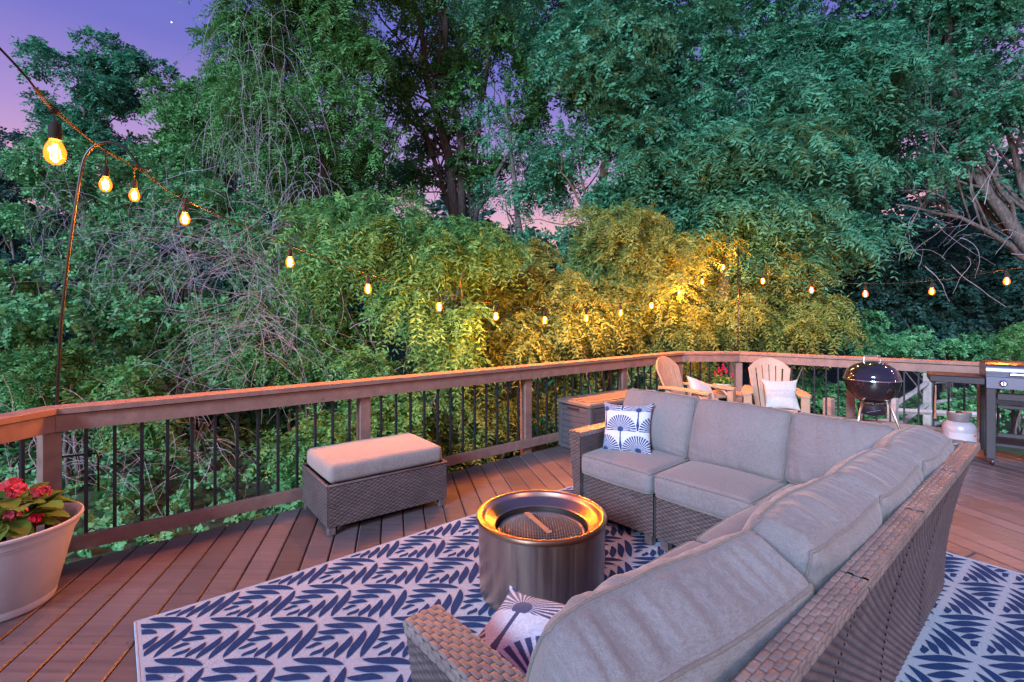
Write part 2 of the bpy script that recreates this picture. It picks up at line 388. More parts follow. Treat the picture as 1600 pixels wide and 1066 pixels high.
# rim joist below the deck edge
rj = MB()
for i in range(5):
    o = outw(pts[i], pts[i+1]); rj.beam(pts[i]-o*.03+[0, 0, -.15], pts[i+1]-o*.03+[0, 0, -.15], .038, .2)
tag(rj.build('deck_rim', W_RAIL, smooth=False), kind='structure')
# ================================================================ RUG
ur = nrm(np.array([954, 772.])); vr = np.array([ur[1], -ur[0]]); C0 = np.array([-1.776, 2.328]); RU, RV = 3.86, 3.0
def rugp(u, v, z):
    u, v = np.asarray(u, float), np.asarray(v, float)
    bump = .018*np.exp(-((u-1.85)**2)/.02-((v-.02)**2)/.05)+.010*np.exp(-((u-2.15)**2)/.02-((v-.0)**2)/.08)
    v2 = v+np.exp(-v/.35)*(.012*np.sin(u*2.6)+.03*np.exp(-((u-1.85)**2)/.02))
    p = C0[:, None]+ur[:, None]*u.ravel()+vr[:, None]*v2.ravel()
    return np.stack([p[0], p[1], (z+bump+.0015*np.sin(u*9)*np.sin(v*7)+.0015).ravel()], -1)
rug = MB(); nu, nv = 194, 150
U, W = np.meshgrid(np.linspace(0, RU, nu), np.linspace(0, RV, nv), indexing='ij'); I = np.arange(nu*nv).reshape(nu, nv)
rug.add(rugp(U, W, .007), np.stack([I[:-1, :-1], I[:-1, 1:], I[1:, 1:], I[1:, :-1]], -1).reshape(-1, 4).tolist())
for (u0, v0, u1, v1) in ((0, 0, RU, 0), (0, 0, 0, RV), (RU, 0, RU, RV)):
    t = np.linspace(0, 1, 150); rug.tube(rugp(u0+(u1-u0)*t, v0+(v1-v0)*t, .004), .0055, 6)
edge = MB()
def leafpoly(p0, p1, wd, bend):
    p0, p1 = np.array(p0), np.array(p1); d = p1-p0; L = np.linalg.norm(d); d = d/L; nn = np.array([-d[1], d[0]])
    t = np.linspace(0, 1, 13); mid = p0+np.outer(t*L, d)+np.outer(bend*np.sin(t*2*pi)*.5+bend*np.sin(pi*t)*.6, nn)
    hw = wd/2*np.clip(np.sin(pi*t), 0, 1)**.66
    return mid+np.outer(hw, nn), mid-np.outer(hw, nn)
hu, hv = .2265, .1815; L0 = math.hypot(hu, hv); ang0 = math.atan2(hv, hu)
for ci in range(-1, 20):
    for cj in range(-1, 18):
        if (ci+cj) % 2: continue
        ru_, rv_ = .2155+hu*ci, .1845+hv*cj       # right-hand node of a leaf cell
        for sd in (-1, 1):
            for k, (xa, ya, xb, yb, wd_) in enumerate(((-.008, .006, -.165, .176, .043), (-.076, .009, -.213, .147, .041), (-.141, .011, -.254, .112, .039), (-.206, .012, -.288, .074, .035), (-.262, .013, -.330, .032, .027))):
                a, b = leafpoly((ru_+xa, rv_+sd*ya), (ru_+xb, rv_+sd*yb), wd_, -sd*.009)
                Q = np.concatenate([a, b[::-1]])
                if Q[:, 0].min() > RU-.02 or Q[:, 0].max() < .02 or Q[:, 1].min() > RV-.02 or Q[:, 1].max() < .02: continue
                Q[:, 0] = np.clip(Q[:, 0], .02, RU-.02); Q[:, 1] = np.clip(Q[:, 1], .02, RV-.02)
                n = len(a); R3 = rugp(Q[:, 0], Q[:, 1], .0095)
                rug.add(R3, [(i, i+1, 2*n-2-i, 2*n-1-i) for i in range(n-1)], 1)
tag(rug.build('rug', [RUGL.m, RUGN.m], smooth=False), 'large navy and white leaf patterned outdoor rug under the sectional sofa', 'rug')
# ================================================================ WICKER AND CUSHIONS
def weave(pu, pv, amp):      # strands of pitch pv across, passing over stakes of pitch pu
    def h(u, v):
        row = np.floor(v/pv); fv = v/pv-row
        s = np.sqrt(np.clip(1-(2*fv-1)**2, 0, 1)); ph = np.where(row % 2 == 0, 0, pi)
        return amp*s*(.25+.75*(.5+.5*np.cos(2*pi*u/pu+ph)))
    return h
def basket(pl, pw, amp):     # flat strips laid brick-fashion
    def h(u, v):
        row = np.floor(v/pw); fv = v/pw-row; fu = (u/pl+row*.5) % 1
        e = np.minimum(np.minimum(fv, 1-fv)*pw*1.4, np.minimum(fu, 1-fu)*pl)
        return amp*np.clip(e/.0042, 0, 1)**.7-amp+amp*.5*np.sin(pi*fu)
    return h
def panel(m, P, lu, lv, pu=.05, pv=.0125, amp=.004, du=.009, dvv=.0028, mi=0, flip=False):
    m.surf(lambda U, V: P(U, V), max(3, int(lu/du)), max(3, int(lv/dvv)), mi, weave(pu, pv, amp), (0, lu), (0, lv), flip)
def plane(o, ex, ey):
    o, ex, ey = [np.array(q, float) for q in (o, ex, ey)]
    return lambda U, V: o+U[..., None]*ex+V[..., None]*ey
def cushion(name, mat, size, parent, loc, R, puff=(.035, .0), n=(44, 34, 12), rad=.035, piping=True, wr=.004, seed=0, top=0., sag=0.):
    """size: width x (local x), height (local z), thickness (local y)"""
    sx, sz, sy = size; rr = rad
    def shape(Q):
        Q = Q.copy(); x, y, z = Q[..., 0], Q[..., 1], Q[..., 2]
        hx, hy, hz = sx/2, sy/2, sz/2
        inn = np.stack([np.clip(x*hx, -hx+rr, hx-rr), np.clip(y*hy, -hy+rr, hy-rr), np.clip(z*hz, -hz+rr, hz-rr)], -1)
        P0 = np.stack([x*hx, y*hy, z*hz], -1); d = P0-inn; ln = np.linalg.norm(d, axis=-1, keepdims=True); mx = np.max(np.abs(d), axis=-1, keepdims=True)
        P = inn+np.where(ln > 1e-9, d/np.maximum(ln, 1e-9)*np.minimum(mx*1.0+0*ln, rr)*1.0, 0)
        X, Yv, Zv = P[..., 0]/hx, P[..., 1]/hy, P[..., 2]/hz
        bulge = (1-X**2)**.6*(1-np.clip(Zv, -1, 1)**2)**.6 if True else 0
        bulge = np.nan_to_num(np.clip(1-X**2, 0, 1)**.6*np.clip(1-Zv**2, 0, 1)**.6)
        P[..., 1] += np.sign(Yv)*np.abs(Yv)*bulge*puff[0]
        P[..., 2] += np.clip(Zv, 0, 1)*(top*np.clip(1-X**2, 0, 1)**.5*(1-.3*np.abs(Yv)))-sag*np.clip(Zv, 0, 1)*np.clip(1-X**2, 0, 1)
        P[..., 0] += X*puff[1]*np.clip(1-Zv**2, 0, 1)
        o = np.array([seed*3.1, seed*1.7, seed*.9])
        dx, dy, dz = (1-np.abs(X))*hx, (1-np.abs(Yv))*hy, (1-np.abs(Zv))*hz
        ex = lambda d, a: np.exp(-d/a)*(1-np.exp(-d/.010))
        def lines(t, k): return NZ(np.stack([t*24+k, t*0+seed*1.3, t*0+k], -1))+.6*NZ(np.stack([t*52+k, t*0+seed*2.3, t*0+k*2], -1))
        ony, onz, onx = np.clip(1-dy/.012, 0, 1), np.clip(1-dz/.012, 0, 1), np.clip(1-dx/.012, 0, 1)
        sk = P[..., 0]+.25*P[..., 2]
        g = ony*(lines(sk, 1.5)*ex(dz, .085)+lines(P[..., 2]+.2*P[..., 0], 7.5)*ex(dx, .075)*1.1)
        g += onz*lines(sk, 3.5+np.sign(Yv)*0)*(1-np.exp(-dy/.014))*1.0+onx*lines(P[..., 2], 9.1)*(1-np.exp(-dy/.014))
        soft = NZ(P*[5, 7, 5]+o)+.35*NZ(P*[11, 11, 11]+o+4)
        nn = nrm(np.stack([X*.3, Yv*2, Zv*.8], -1))
        nn = nn*(1-onz*.9)[..., None]+np.stack([X*0, X*0, np.sign(Zv)], -1)*(onz*.9)[..., None]
        P += nn*(wr*1.25*g+wr*.9*soft)[..., None]
        return P
    m = MB()
    def face(ax, sg, na, nb):
        a = np.tanh(np.linspace(-2.0, 2.0, na))/np.tanh(2.0); b = np.tanh(np.linspace(-2.0, 2.0, nb))/np.tanh(2.0)
        Aa, Bb = np.meshgrid(a, b, indexing='ij'); Q = np.zeros(Aa.shape+(3,)); o = [i for i in range(3) if i != ax]
        Q[..., o[0]] = Aa; Q[..., o[1]] = Bb; Q[..., ax] = sg; Q = shape(Q)
        I = np.arange(Aa.size).reshape(Aa.shape); q = np.stack([I[:-1, :-1], I[1:, :-1], I[1:, 1:], I[:-1, 1:]], -1).reshape(-1, 4)
        if (sg > 0) != (ax != 1): q = q[:, ::-1]
        m.add(Q.reshape(-1, 3), q.tolist())
    nx, nz, ny = n
    for sg in (-1, 1): face(1, sg, nx, nz); face(0, sg, ny, nz); face(2, sg, nx, ny)
    o = m.build(name, mat, parent, smooth='full', loc=loc)
    bm = o.data
    from mathutils import Matrix
    Rm = Matrix([[float(R[i][j]) for j in range(3)] for i in range(3)]); o.rotation_euler = Rm.to_euler()
    # weld the seams between the six sides
    import bmesh
    b = bmesh.new(); b.from_mesh(bm); bmesh.ops.remove_doubles(b, verts=b.verts, dist=.0006); b.to_mesh(bm); b.free()
    if piping:
        pp = MB()
        for sg in (-1, 1):
            k = 1-rr*.25/ (sy/2) if sy > 0 else 1; f = .985; loop = []
            cs = [(-1, -1), (1, -1), (1, 1), (-1, 1)]
            for i in range(4):
                (a0, b0), (a1, b1) = cs[i], cs[(i+1) % 4]
                for t in np.linspace(0, 1, 40, endpoint=False):
                    a, b2 = a0+(a1-a0)*t, b0+(b1-b0)*t; loop.append((a, sg*1.0, b2))
            L = np.array(loop); L[:, 1] = sg; Pp = shape(L.reshape(1, -1, 3))[0]
            Pp = Pp+nrm(np.stack([L[:, 0], L[:, 1], L[:, 2]], -1))*.002
            Pp = np.vstack([Pp, Pp[:2]]); pp.tube(Pp, .0052, 6, cap=False)
        pp.build('piping', PIPE, o, smooth='full')
    return o
# ================================================================ SECTIONAL SOFA
O = np.array([1.261, 2.589, 0]); ASF = math.atan(896/772)
sofa = thing('sectional_sofa', 'L-shaped brown wicker sectional sofa with beige grey cushions on the leaf patterned rug', 'sofa', O, -ASF)
def flare(z, b=.665, t=.785): return b+(t-b)*np.clip((z-.07)/.73, 0, 1)**2.0
CAPZ = .80; RG = .009
def backpanelB(m, y0, y1, far=False, fine=True):    # outer face of the near wing, looks towards +x
    L = y1-y0
    def P(U, V):
        z = .07+V; x = flare(z); y = y0+U
        if far: y = y0+U*((flare(z)-y0)/L)
        return np.stack([x, y, z+0*U], -1)
    panel(m, P, L, CAPZ-.07, .044, .0135, .0062, .0055 if fine else .01, .0027 if fine else .003, 0, False)
def cap(m, y0, y1, x0, x1, z, ax='y', fine=True, mi=1, mitre=0):
    L = y1-y0; Wd = x1-x0; rr = .008
    def P(U, V):
        t = V/ (Wd+2*.03); s = V-.03
        x = np.clip(s, 0, Wd)+x0; zz = z-np.clip(-s, 0, 1)-np.clip(s-Wd, 0, 1)
        x = np.where(s < rr, x0+rr-rr*np.cos(np.clip(s/rr, 0, 1)*pi/2)*1.0+0, x); zz = zz-np.where((s >= 0) & (s < rr), rr*(1-np.sin(np.clip(s/rr, 0, 1)*pi/2)), 0)-np.where(s < 0, rr, 0)
        y = y0+U
        if mitre: y = y0+U*((x-y0)/L)
        return np.stack([x, y, zz], -1) if ax == 'y' else np.stack([y, x, zz], -1)
    d = .0028 if fine else .006
    m.surf(P, int(L/d), int((Wd+.06)/(.0022 if fine else .004)), mi, basket(.042, .0165, .0028), (0, L), (0, Wd+.06), ax == 'y')
mods = [(-1.975, -1.19), (-1.18, -.555), (-.545, .075), (.085, .80)]
for i, (y0, y1) in enumerate(mods):
    m = MB(); fr = i < 3
    backpanelB(m, y0, y1, far=(i == 3), fine=True)
    cap(m, y0, y1, .722, .79, CAPZ+.004, 'y', True, 1, mitre=(i == 3))
    yt = min(y1, .655)
    m.box((.595, (y0+yt)/2, .36), (.10, yt-y0-.014, .56), 2)  # back insides coloured dark, in place of shade behind the cushions
    m.box((.700, (y0+min(y1, .73))/2, .64), (.040, min(y1, .73)-y0-.02, .10), 2)
    if i < 3:      # seat base with its front panel
        panel(m, plane((.03, y0+.004 if i else -1.86, .07), (0, 1, 0), (0, 0, 1)), (y1-y0)-.01 if i else .66, .262, mi=0, flip=True)
        m.box((.33, (y0+y1)/2, .19), (.56, y1-y0-.02, .24), 2)
        for yy in (y0+.05, y1-.05): m.box((.07, yy, .04), (.05, .05, .075), 0); m.box((.62, yy, .04), (.05, .05, .075), 0)
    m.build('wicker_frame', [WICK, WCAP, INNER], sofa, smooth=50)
for i, (x0, x1) in enumerate([(-1.29, -.61), (-.60, .0), (.01, .80)]):   # far wing
    m = MB(); L = x1-x0
    def P(U, V):
        z = .07+V; y = flare(z, .665, .785); x = x0+U
        if i == 2: x = x0+U*((flare(z)-x0)/L)
        return np.stack([x, y, z+0*U], -1)
    panel(m, P, L, CAPZ-.07, du=.012, dvv=.004, mi=0, flip=True)
    cap(m, x0, x1, .722, .79, CAPZ+.004, 'x', False, 1, mitre=(i == 2))
    xt = min(x1, .655); m.box(((x0+xt)/2, .595, .40), (xt-x0-.014, .10, .64), 0); m.box(((x0+min(x1, .73))/2, .695, .74), (min(x1, .73)-x0-.02, .048, .10), 0)
    if i < 2:
        fx = -1.185 if i == 0 else x0+.004
        panel(m, plane((fx, .028, .07), (1, 0, 0), (0, 0, 1)), (x1-fx)-.008, .262, .046, .0125, .004, .0065, .003, 0, flip=False)
        m.box(((fx+x1)/2, .33, .19), (x1-fx-.012, .56, .24), 2)
        for xx in (fx+.05, x1-.05): m.box((xx, .06, .04), (.05, .05, .075), 0); m.box((xx, .62, .04), (.05, .05, .075), 0)
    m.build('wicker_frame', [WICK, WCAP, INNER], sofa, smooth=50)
# arms
def arm(kind):
    m = MB()
    if kind == 'far':      # across x, outer side at -1.30
        top, y0, y1 = .615, -.002, .72
        outer = lambda V: -1.245-.055*np.clip((V)/(top-.07), 0, 1)**1.4
        panel(m, lambda U, V: np.stack([outer(V), y1-U, .07+V], -1), y1-y0, top-.07, .046, .0125, .004, .009, .003, 0, flip=False)
        inner = -1.192
        def Pf(U, V):
            f = U/.105; x = outer(V)+(inner-outer(V))*f; return np.stack([x, y0+0*U, .07+V], -1)
        panel(m, Pf, .105, top-.07, .05, .0125, .004, .008, .003, 0, flip=False)
        panel(m, plane((inner, y0, .07), (0, 1, 0), (0, 0, 1)), y1-y0, top-.07, .046, .0125, .003, .012, .0032, 0, flip=False)
        cap(m, y0-.004, y1, -1.303, -1.188, top+.004, 'y', False, 1)
    else:
        top, x0, x1 = .615, -.085, .74
        outer = lambda V: -1.925-.055*np.clip((V)/(top-.07), 0, 1)**1.4
        panel(m, lambda U, V: np.stack([x0+U, outer(V), .07+V], -1), x1-x0, top-.07, .042, .0125, .0045, .0055, .0025, 0, flip=False)
        inner = -1.875
        def Pf(U, V):
            f = U/.105; y = inner+(outer(V)-inner)*f; return np.stack([x0+0*U+.02*(1-V/(top-.07)), y, .07+V], -1)
        panel(m, Pf, .105, top-.07, .042, .0125, .0045, .0055, .0025, 0, flip=False)
        panel(m, plane((x0, inner, .07), (1, 0, 0), (0, 0, 1)), x1-x0, top-.07, .046, .0125, .003, .01, .0032, 0, flip=True)
        cap(m, x0-.004, x1, -1.983, -1.872, top+.004, 'x', True, 1)
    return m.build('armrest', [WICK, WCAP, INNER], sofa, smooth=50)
arm('far'); arm('near')
I3 = np.eye(3)
def Rx(a): return np.array([[1, 0, 0], [0, cos(a), -sin(a)], [0, sin(a), cos(a)]])
def Rz(a): return np.array([[cos(a), -sin(a), 0], [sin(a), cos(a), 0], [0, 0, 1]])
def Ry(a): return np.array([[cos(a), 0, sin(a)], [0, 1, 0], [-sin(a), 0, cos(a)]])
# seat cushions: local y is the thickness, so turn it upright (thickness -> world z)
def seat(cx, cy, wx, wy, z, s, rz=0):
    # width along x = wx, "height" (local z) along world y = wy, thickness = .135
    R = Rz(rz) @ Rx(-pi/2)
    return cushion('seat_cushion', CUSH, (wx, wy, .14), sofa, (cx, cy, z), R, (.030, .006), (54, 54, 12), .040, True, .0034, s)
seat(-.905, .30, .575, .62, .400, 1); seat(-.302, .30, .595, .62, .400, 2); seat(.30, .30, .60, .61, .398, 3)
seat(.30, -.307, .60, .60, .400, 4); seat(.30, -.925, .60, .61, .400, 5); seat(.30, -1.552, .60, .625, .400, 6)
lean = radians(17)
def backc(along, pos, wd, s, wing, ht=.43, rz=0, th=.155, z=.655, roll=0, ln=None):
    lean = ln or radians(17)
    rs_ = RS(s).uniform(0, .014, 2); rz = rz+RS(s+1).uniform(-.02, .02); roll = roll+RS(s+2).uniform(-.02, .02)
    if wing == 'A': R = Rz(rz) @ Rx(-lean) @ Ry(roll); loc = (along, .555+pos, z)
    else: R = Rz(-pi/2+rz) @ Rx(-lean) @ Ry(roll); loc = (.555+pos, along, z)
    return cushion('back_cushion', CUSH, (wd, ht, th), sofa, loc, R, (.088, .012), (120, 70, 30), .044, True, .0088, s, top=.016, sag=rs_[0])
backc(-.90, -.01, .575, 11, 'A', rz=.02); backc(-.302, -.015, .60, 12, 'A', rz=-.01); backc(.245, .0, .50, 13, 'A', .42)
backc(.36, .01, .64, 14, 'B', .43, 0); backc(-.29, .0, .60, 15, 'B', .43, .02); backc(-.905, -.01, .61, 16, 'B', .44, -.02); backc(-1.585, -.070, .70, 17, 'B', .42, -.17, .18, z=.625, roll=.09, ln=radians(24))
# ================================================================ THROW PILLOWS
def pillow(name, S, th, mat, loc, R, paint=None, label='', n=120, fringe=False, group=None):
    m = MB(); a = np.linspace(-1, 1, n); U, V = np.meshgrid(a, a, indexing='ij'); cols = []
    ear = 1+.10*(np.abs(U)**6)*(np.abs(V)**6); pin = 1-.07*(1-U**2)*np.abs(V)**4; pin2 = 1-.07*(1-V**2)*np.abs(U)**4
    X = U*S/2*pin2*ear; Z = V*S/2*pin*ear; T = th/2*(np.clip(1-U**2, 0, 1)*np.clip(1-V**2, 0, 1))**.42
    I = np.arange(n*n).reshape(n, n); q = np.stack([I[:-1, :-1], I[1:, :-1], I[1:, 1:], I[:-1, 1:]], -1).reshape(-1, 4)
    for sg in (-1, 1):
        P = np.stack([X, sg*T, Z], -1); P[..., 1] += .006*NZ(P*[9, 9, 9]+sg*4)+.004*sg*NZ(P*[30, 8, 8]+3)*(1-T/(th/2))
        m.add(P.reshape(-1, 3), (q if sg < 0 else q[:, ::-1]).tolist()); cols.append(paint(U if sg < 0 else -U, V).reshape(-1, 3) if paint else None)
    o = m.build(name, mat, None, smooth='full', loc=loc)
    from mathutils import Matrix
    o.rotation_euler = Matrix([[float(R[i][j]) for j in range(3)] for i in range(3)]).to_euler()
    if paint:
        ca = o.data.color_attributes.new('Col', 'FLOAT_COLOR', 'POINT'); C = np.ones((n*n*2, 4)); C[:, :3] = np.concatenate(cols); ca.data.foreach_set('color', C.ravel())
    return tag(o, label, 'pillow', group)
def fans(scale=1.0, ox=0., oy=0., nr=15):
    NAVY = np.array([.012, .035, .12]); WH = np.array([.42, .46, .57])
    def paint(U, V):
        x = (U+ox)*scale; y = (V+oy)*scale; out = np.zeros(U.shape+(3,)); out[:] = WH
        w, h = 1.0, .58
        for r in range(6, -7, -1):      # rows from the top down; lower rows overlap
            for c in range(-5, 6):
                cx = c*w+(.5*w if r % 2 else 0); cy = r*h
                dx, dy = x-cx, y-cy; rr = np.hypot(dx, dy*1.08); th = np.arctan2(dy, dx)
                R = .475
                inside = (rr < R) & (dy > -.10)
                out[inside] = WH
                k = th/pi*nr*1.0; fr = np.abs((k % 1)-.5)
                ray = (rr < R*.96) & (rr > .05) & (fr < .30) & (dy > -.04)
                out[ray] = NAVY
                out[(rr < .085) & (dy > -.06)] = NAVY
                st = (np.abs(dx) < .018+.07*np.clip((-dy-.2)/.4, 0, 1)**2) & (dy <= .0) & (dy > -.60)
                out[st] = NAVY
        return out
    return paint
def loc2w(x, y, z): s2_ = np.array([cos(-ASF), sin(-ASF)]); s1_ = np.array([-sin(-ASF), cos(-ASF)]); q = O[:2]+s2_*x+s1_*y; return (q[0], q[1], z)
pillow('throw_pillow', .35, .15, PILP, loc2w(-1.0, .285, .635), Rz(-ASF+.28) @ Rx(-.28) @ Ry(-.06), fans(.72, .15, .05, 17),
       'blue and white fan print pillow upright against the far back cushion', 200, group='fan print pillows')
nB = nrm(np.array([-.02, -.22, .97])); upB = nrm(np.array([-.25, .8, .3])-nB*(np.array([-.25, .8, .3])@nB)); xB = np.cross(-nB, upB)
RB = Rz(-ASF) @ np.stack([xB, -nB, upB], 1)
pillow('throw_pillow', .43, .13, PILP, loc2w(.14, -1.70, .495), RB, fans(.55, .45, -.50, 17),
       'blue and white fan print pillow slumped beside the nearest armrest', 260, group='fan print pillows')
# ================================================================ OTTOMAN
ov = nrm(np.array([.70, .537])); oa = math.atan2(ov[1], ov[0]); OF = np.array([-1.202, 3.223]); OL, OW, OH = .885, .60, .33
ott = thing('storage_ottoman', 'brown wicker ottoman with pale beige cushion top beside the railing', 'ottoman', (OF[0], OF[1], 0), oa)
m = MB()
panel(m, plane((0, 0, .055), (1, 0, 0), (0, 0, 1)), OL, OH-.055, .046, .0125, .004, .0065, .003)
panel(m, plane((0, OW, .055), (0, -1, 0), (0, 0, 1)), OW, OH-.055, .046, .0125, .004, .0065, .003)
panel(m, plane((OL, 0, .055), (0, 1, 0), (0, 0, 1)), OW, OH-.055, du=.012, dvv=.004)
panel(m, plane((OL, OW, .055), (-1, 0, 0), (0, 0, 1)), OL, OH-.055, du=.012, dvv=.004)
m.box((OL/2, OW/2, OH/2+.02), (OL-.02, OW-.02, OH-.08), 1)
for a, b in (((0, 0), (OL, 0)), ((0, OW), (OL, OW)), ((0, 0), (0, OW)), ((OL, 0), (OL, OW))): m.beam((*a, OH), (*b, OH), .02, .012, 0, .003)
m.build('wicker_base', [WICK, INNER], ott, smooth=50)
for x, y in ((.03, .03), (OL-.03, .03), (.03, OW-.03), (OL-.03, OW-.03)): MB().box((x, y, .03), (.05, .05, .058), 0, bev=.004).build('foot', WICK, ott)
cushion('seat_cushion', CUSH2, (OL-.035, OW-.035, .12), ott, (OL/2, OW/2, OH+.062), Rx(-pi/2), (.010, .004), (60, 44, 12), .035, False, .0026, 21)
# ================================================================ FIRE PIT
fp = thing('fire_pit', 'round smokeless stainless steel fire pit standing on the leaf patterned rug', 'fire pit', (.155, 2.61, .012))
R0 = .338
MB().lathe([(.318, .0), (.322, .01), (.325, .03), (R0-.006, .36), (R0-.004, .385), (R0-.012, .388)], n=96).build('outer_wall', STEEL, fp, smooth=40)
MB().lathe([(R0-.012, .372), (R0+.001, .374), (R0+.004, .386), (R0+.001, .397), (R0-.010, .401), (R0-.022, .399), (R0-.030, .392), (R0-.034, .375), (R0-.045, .368), (R0-.085, .342), (R0-.094, .338), (R0-.097, .33)], n=96).build('rim', STEELR, fp, smooth=50)
MB().lathe([(R0-.097, .338), (R0-.099, .30), (R0-.10, .12), (.0, .11)], n=64).build('fire_bowl', SOOT, fp, smooth=40)
m = MB(); rs = R0-.105; m.lathe([(rs-.02, .292), (rs-.003, .300), (rs, .306), (rs-.004, .312), (rs-.018, .308), (rs-.02, .292)], n=64)
nq = 34
for k in range(nq):
    c_ = -rs+2*rs*(k+.5)/nq; hl = math.sqrt(max(0, (rs-.012)**2-c_*c_))
    ss = np.linspace(-hl, hl, 12)
    for sw in (0, 1):
        P = [((s, c_) if sw else (c_, s))+(.304+.030*(1-(s*s+c_*c_)/rs**2),) for s in ss]; m.tube(P, .0016, 3, cap=False)
scr = m.build('spark_screen', SCREEN, fp, smooth='full')
MB().beam((-.075, .125, .348), (.035, -.13, .348), .030, .004, 0, .001).build('handle', HANDM, scr)
MB().lathe([(.31, -.002), (.316, .0), (.316, .012), (.31, .014)], n=64).build('base_ring', DKMET, fp)
# ================================================================ DECK BOX
bv = nrm(np.array([.84, .62])); ba = math.atan2(bv[1], bv[0])   # long side direction, parallel with the railing
bx = thing('deck_box', 'brown resin deck storage box against the railing behind the sofa', 'storage box', (.80, 5.05, 0), ba)
BL, BW, BH = 1.15, .50, .50
m = MB(); m.box((BL/2, BW/2, .24), (BL-.03, BW-.03, .46), 0, bev=.01)
for xx in (0, BL):      # end faces: frame and clapboard lines
    sg = -1 if xx == 0 else 1; x = xx-sg*.012
    for yy in (.035, BW-.035): m.box((x, yy, .245), (.02, .055, .47), 0, bev=.006)
    m.box((x, BW/2, .445), (.02, BW-.1, .05), 0, bev=.006); m.box((x, BW/2, .03), (.02, BW-.1, .05), 0, bev=.006)
    for k in range(6): m.box((x-sg*.004, BW/2, .085+k*.062), (.014, BW-.118, .056), 0, bev=.005)
for yy in (0, BW):
    sg = -1 if yy == 0 else 1; y = yy-sg*.012
    for x in (.04, BL/2, BL-.04): m.box((x, y, .245), (.06, .02, .47), 0, bev=.006)
    m.box((BL/2, y, .445), (BL-.1, .018, .05), 0, bev=.006)
    for k in range(6): m.box((BL/2, y-sg*.004, .085+k*.062), (BL-.11, .014, .056), 0, bev=.005)
m.build('box_body', BOXP, bx)
m = MB(); m.box((BL/2, BW/2, .505), (BL+.02, BW+.02, .05), 0, bev=.014)
for k in range(4): m.box((BL/2, .09+k*.107, .532), (BL-.08, .095, .010), 0, bev=.004)
m.build('lid', BOXL, bx); m = MB(); m.box((-.006, BW/2, .452), (.012, .18, .022), 0, bev=.004); m.build('handle', DKMET, bx)
# ================================================================ LEAVES
def leaves_mesh(name, P, D, S, L, Wd, mats, parent=None, tint=None, mi=None, curl=.0):
    """P base points, D directions, S side vectors, L lengths, Wd half widths"""
    n = len(P); N = np.cross(D, S)
    V = np.empty((n, 4, 3)); V[:, 0] = P; V[:, 1] = P+D*(L*.42)[:, None]+S*Wd[:, None]+N*(Wd*curl)[:, None]; V[:, 2] = P+D*L[:, None]; V[:, 3] = P+D*(L*.42)[:, None]-S*Wd[:, None]+N*(Wd*curl)[:, None]
    me = bpy.data.meshes.new(name); me.vertices.add(n*4); me.vertices.foreach_set('co', V.ravel())
    me.loops.add(n*4); me.loops.foreach_set('vertex_index', np.arange(n*4, dtype=np.int32)); me.polygons.add(n)
    me.polygons.foreach_set('loop_start', np.arange(0, n*4, 4, dtype=np.int32)); me.polygons.foreach_set('loop_total', np.full(n, 4, dtype=np.int32))
    if not isinstance(mats, (list, tuple)): mats = [mats]
    for q in mats: me.materials.append(q)
    if mi is not None: me.polygons.foreach_set('material_index', mi)
    t = me.attributes.new('tint', 'FLOAT', 'FACE'); t.data.foreach_set('value', (tint if tint is not None else np.random.rand(n)).astype(np.float32))
    me.update(calc_edges=True); return link(name, me, parent)
def sprays(rng, Cn, out, nleaf=14, rl=.30, ll=.06, lw=.014, droop=.35, spread=.5):
    """compound leaves: a bent stalk from each point Cn towards 'out', leaflets in pairs"""
    n = len(Cn); d = nrm(out+rng.normal(0, spread, (n, 3))); s = nrm(np.cross(d, rng.normal(0, 1, (n, 3)))); up = np.array([0, 0, 1.])
    s = nrm(s*1.0-up*(s@up)[:, None]*.6)
    rl_ = rl*rng.uniform(.6, 1.25, n); P, D, S, L, Wv, T = [], [], [], [], [], []
    t0 = rng.rand(n)
    for k in range(nleaf):
        t = (k//2+1)/(nleaf/2+.5); sg = 1 if k % 2 else -1
        p = Cn+d*(rl_*t)[:, None]-up*(droop*rl_*t*t)[:, None]
        ax = nrm(d-up*(2*droop*t)); dd = nrm(ax*.55+s*sg+rng.normal(0, .28, (n, 3))-up*.15)
        nn = nrm(np.cross(ax, s)+rng.normal(0, .35, (n, 3))); sv = nrm(np.cross(nn, dd))
        P.append(p); D.append(dd); S.append(sv); L.append(ll*rng.uniform(.7, 1.25, n)*(1-.35*abs(t-.5))); Wv.append(lw*rng.uniform(.7, 1.2, n)); T.append(np.clip(t0*.7+rng.rand(n)*.3, 0, 1))
    return [np.concatenate(q) for q in (P, D, S, L, Wv, T)]
def boughs(rng, blobs, k=5):
    out = []
    for c, r in blobs:
        c, r = np.array(c, float), np.array(r, float)
        for q in range(k): out.append((c+rng.normal(0, .52, 3)*r, r*rng.uniform(.42, .72)*np.array([1.15, 1.15, .52])))
    return out
def clumpy(rng, blobs, nclump, per, jit=.16, shell=.35):
    """blobs: (centre, radii). Clump centres fill each blob, sprays sit round every clump centre"""
    vol = np.array([np.prod(b[1])**.75 for b in blobs]); cnt = np.maximum(1, (vol/vol.sum()*nclump).astype(int)); C, Nn = [], []
    for (c, r), k in zip(blobs, cnt):
        d = nrm(rng.normal(0, 1, (k, 3))); rad = rng.uniform(shell, 1, k)**.6; p = np.array(c)+d*rad[:, None]*np.array(r)
        cr = np.mean(r)*rng.uniform(.34, .66, k)
        for pp, rr_, dd in zip(p, cr, d):
            q = nrm(rng.normal(0, 1, (per, 3))+dd*.45+np.array([0, 0, .45])); C.append(pp+q*rr_*rng.uniform(.55, 1, (per, 1))*[1.25, 1.25, .62]); Nn.append(q)
    return np.concatenate(C), np.concatenate(Nn)
NLEAF = 0
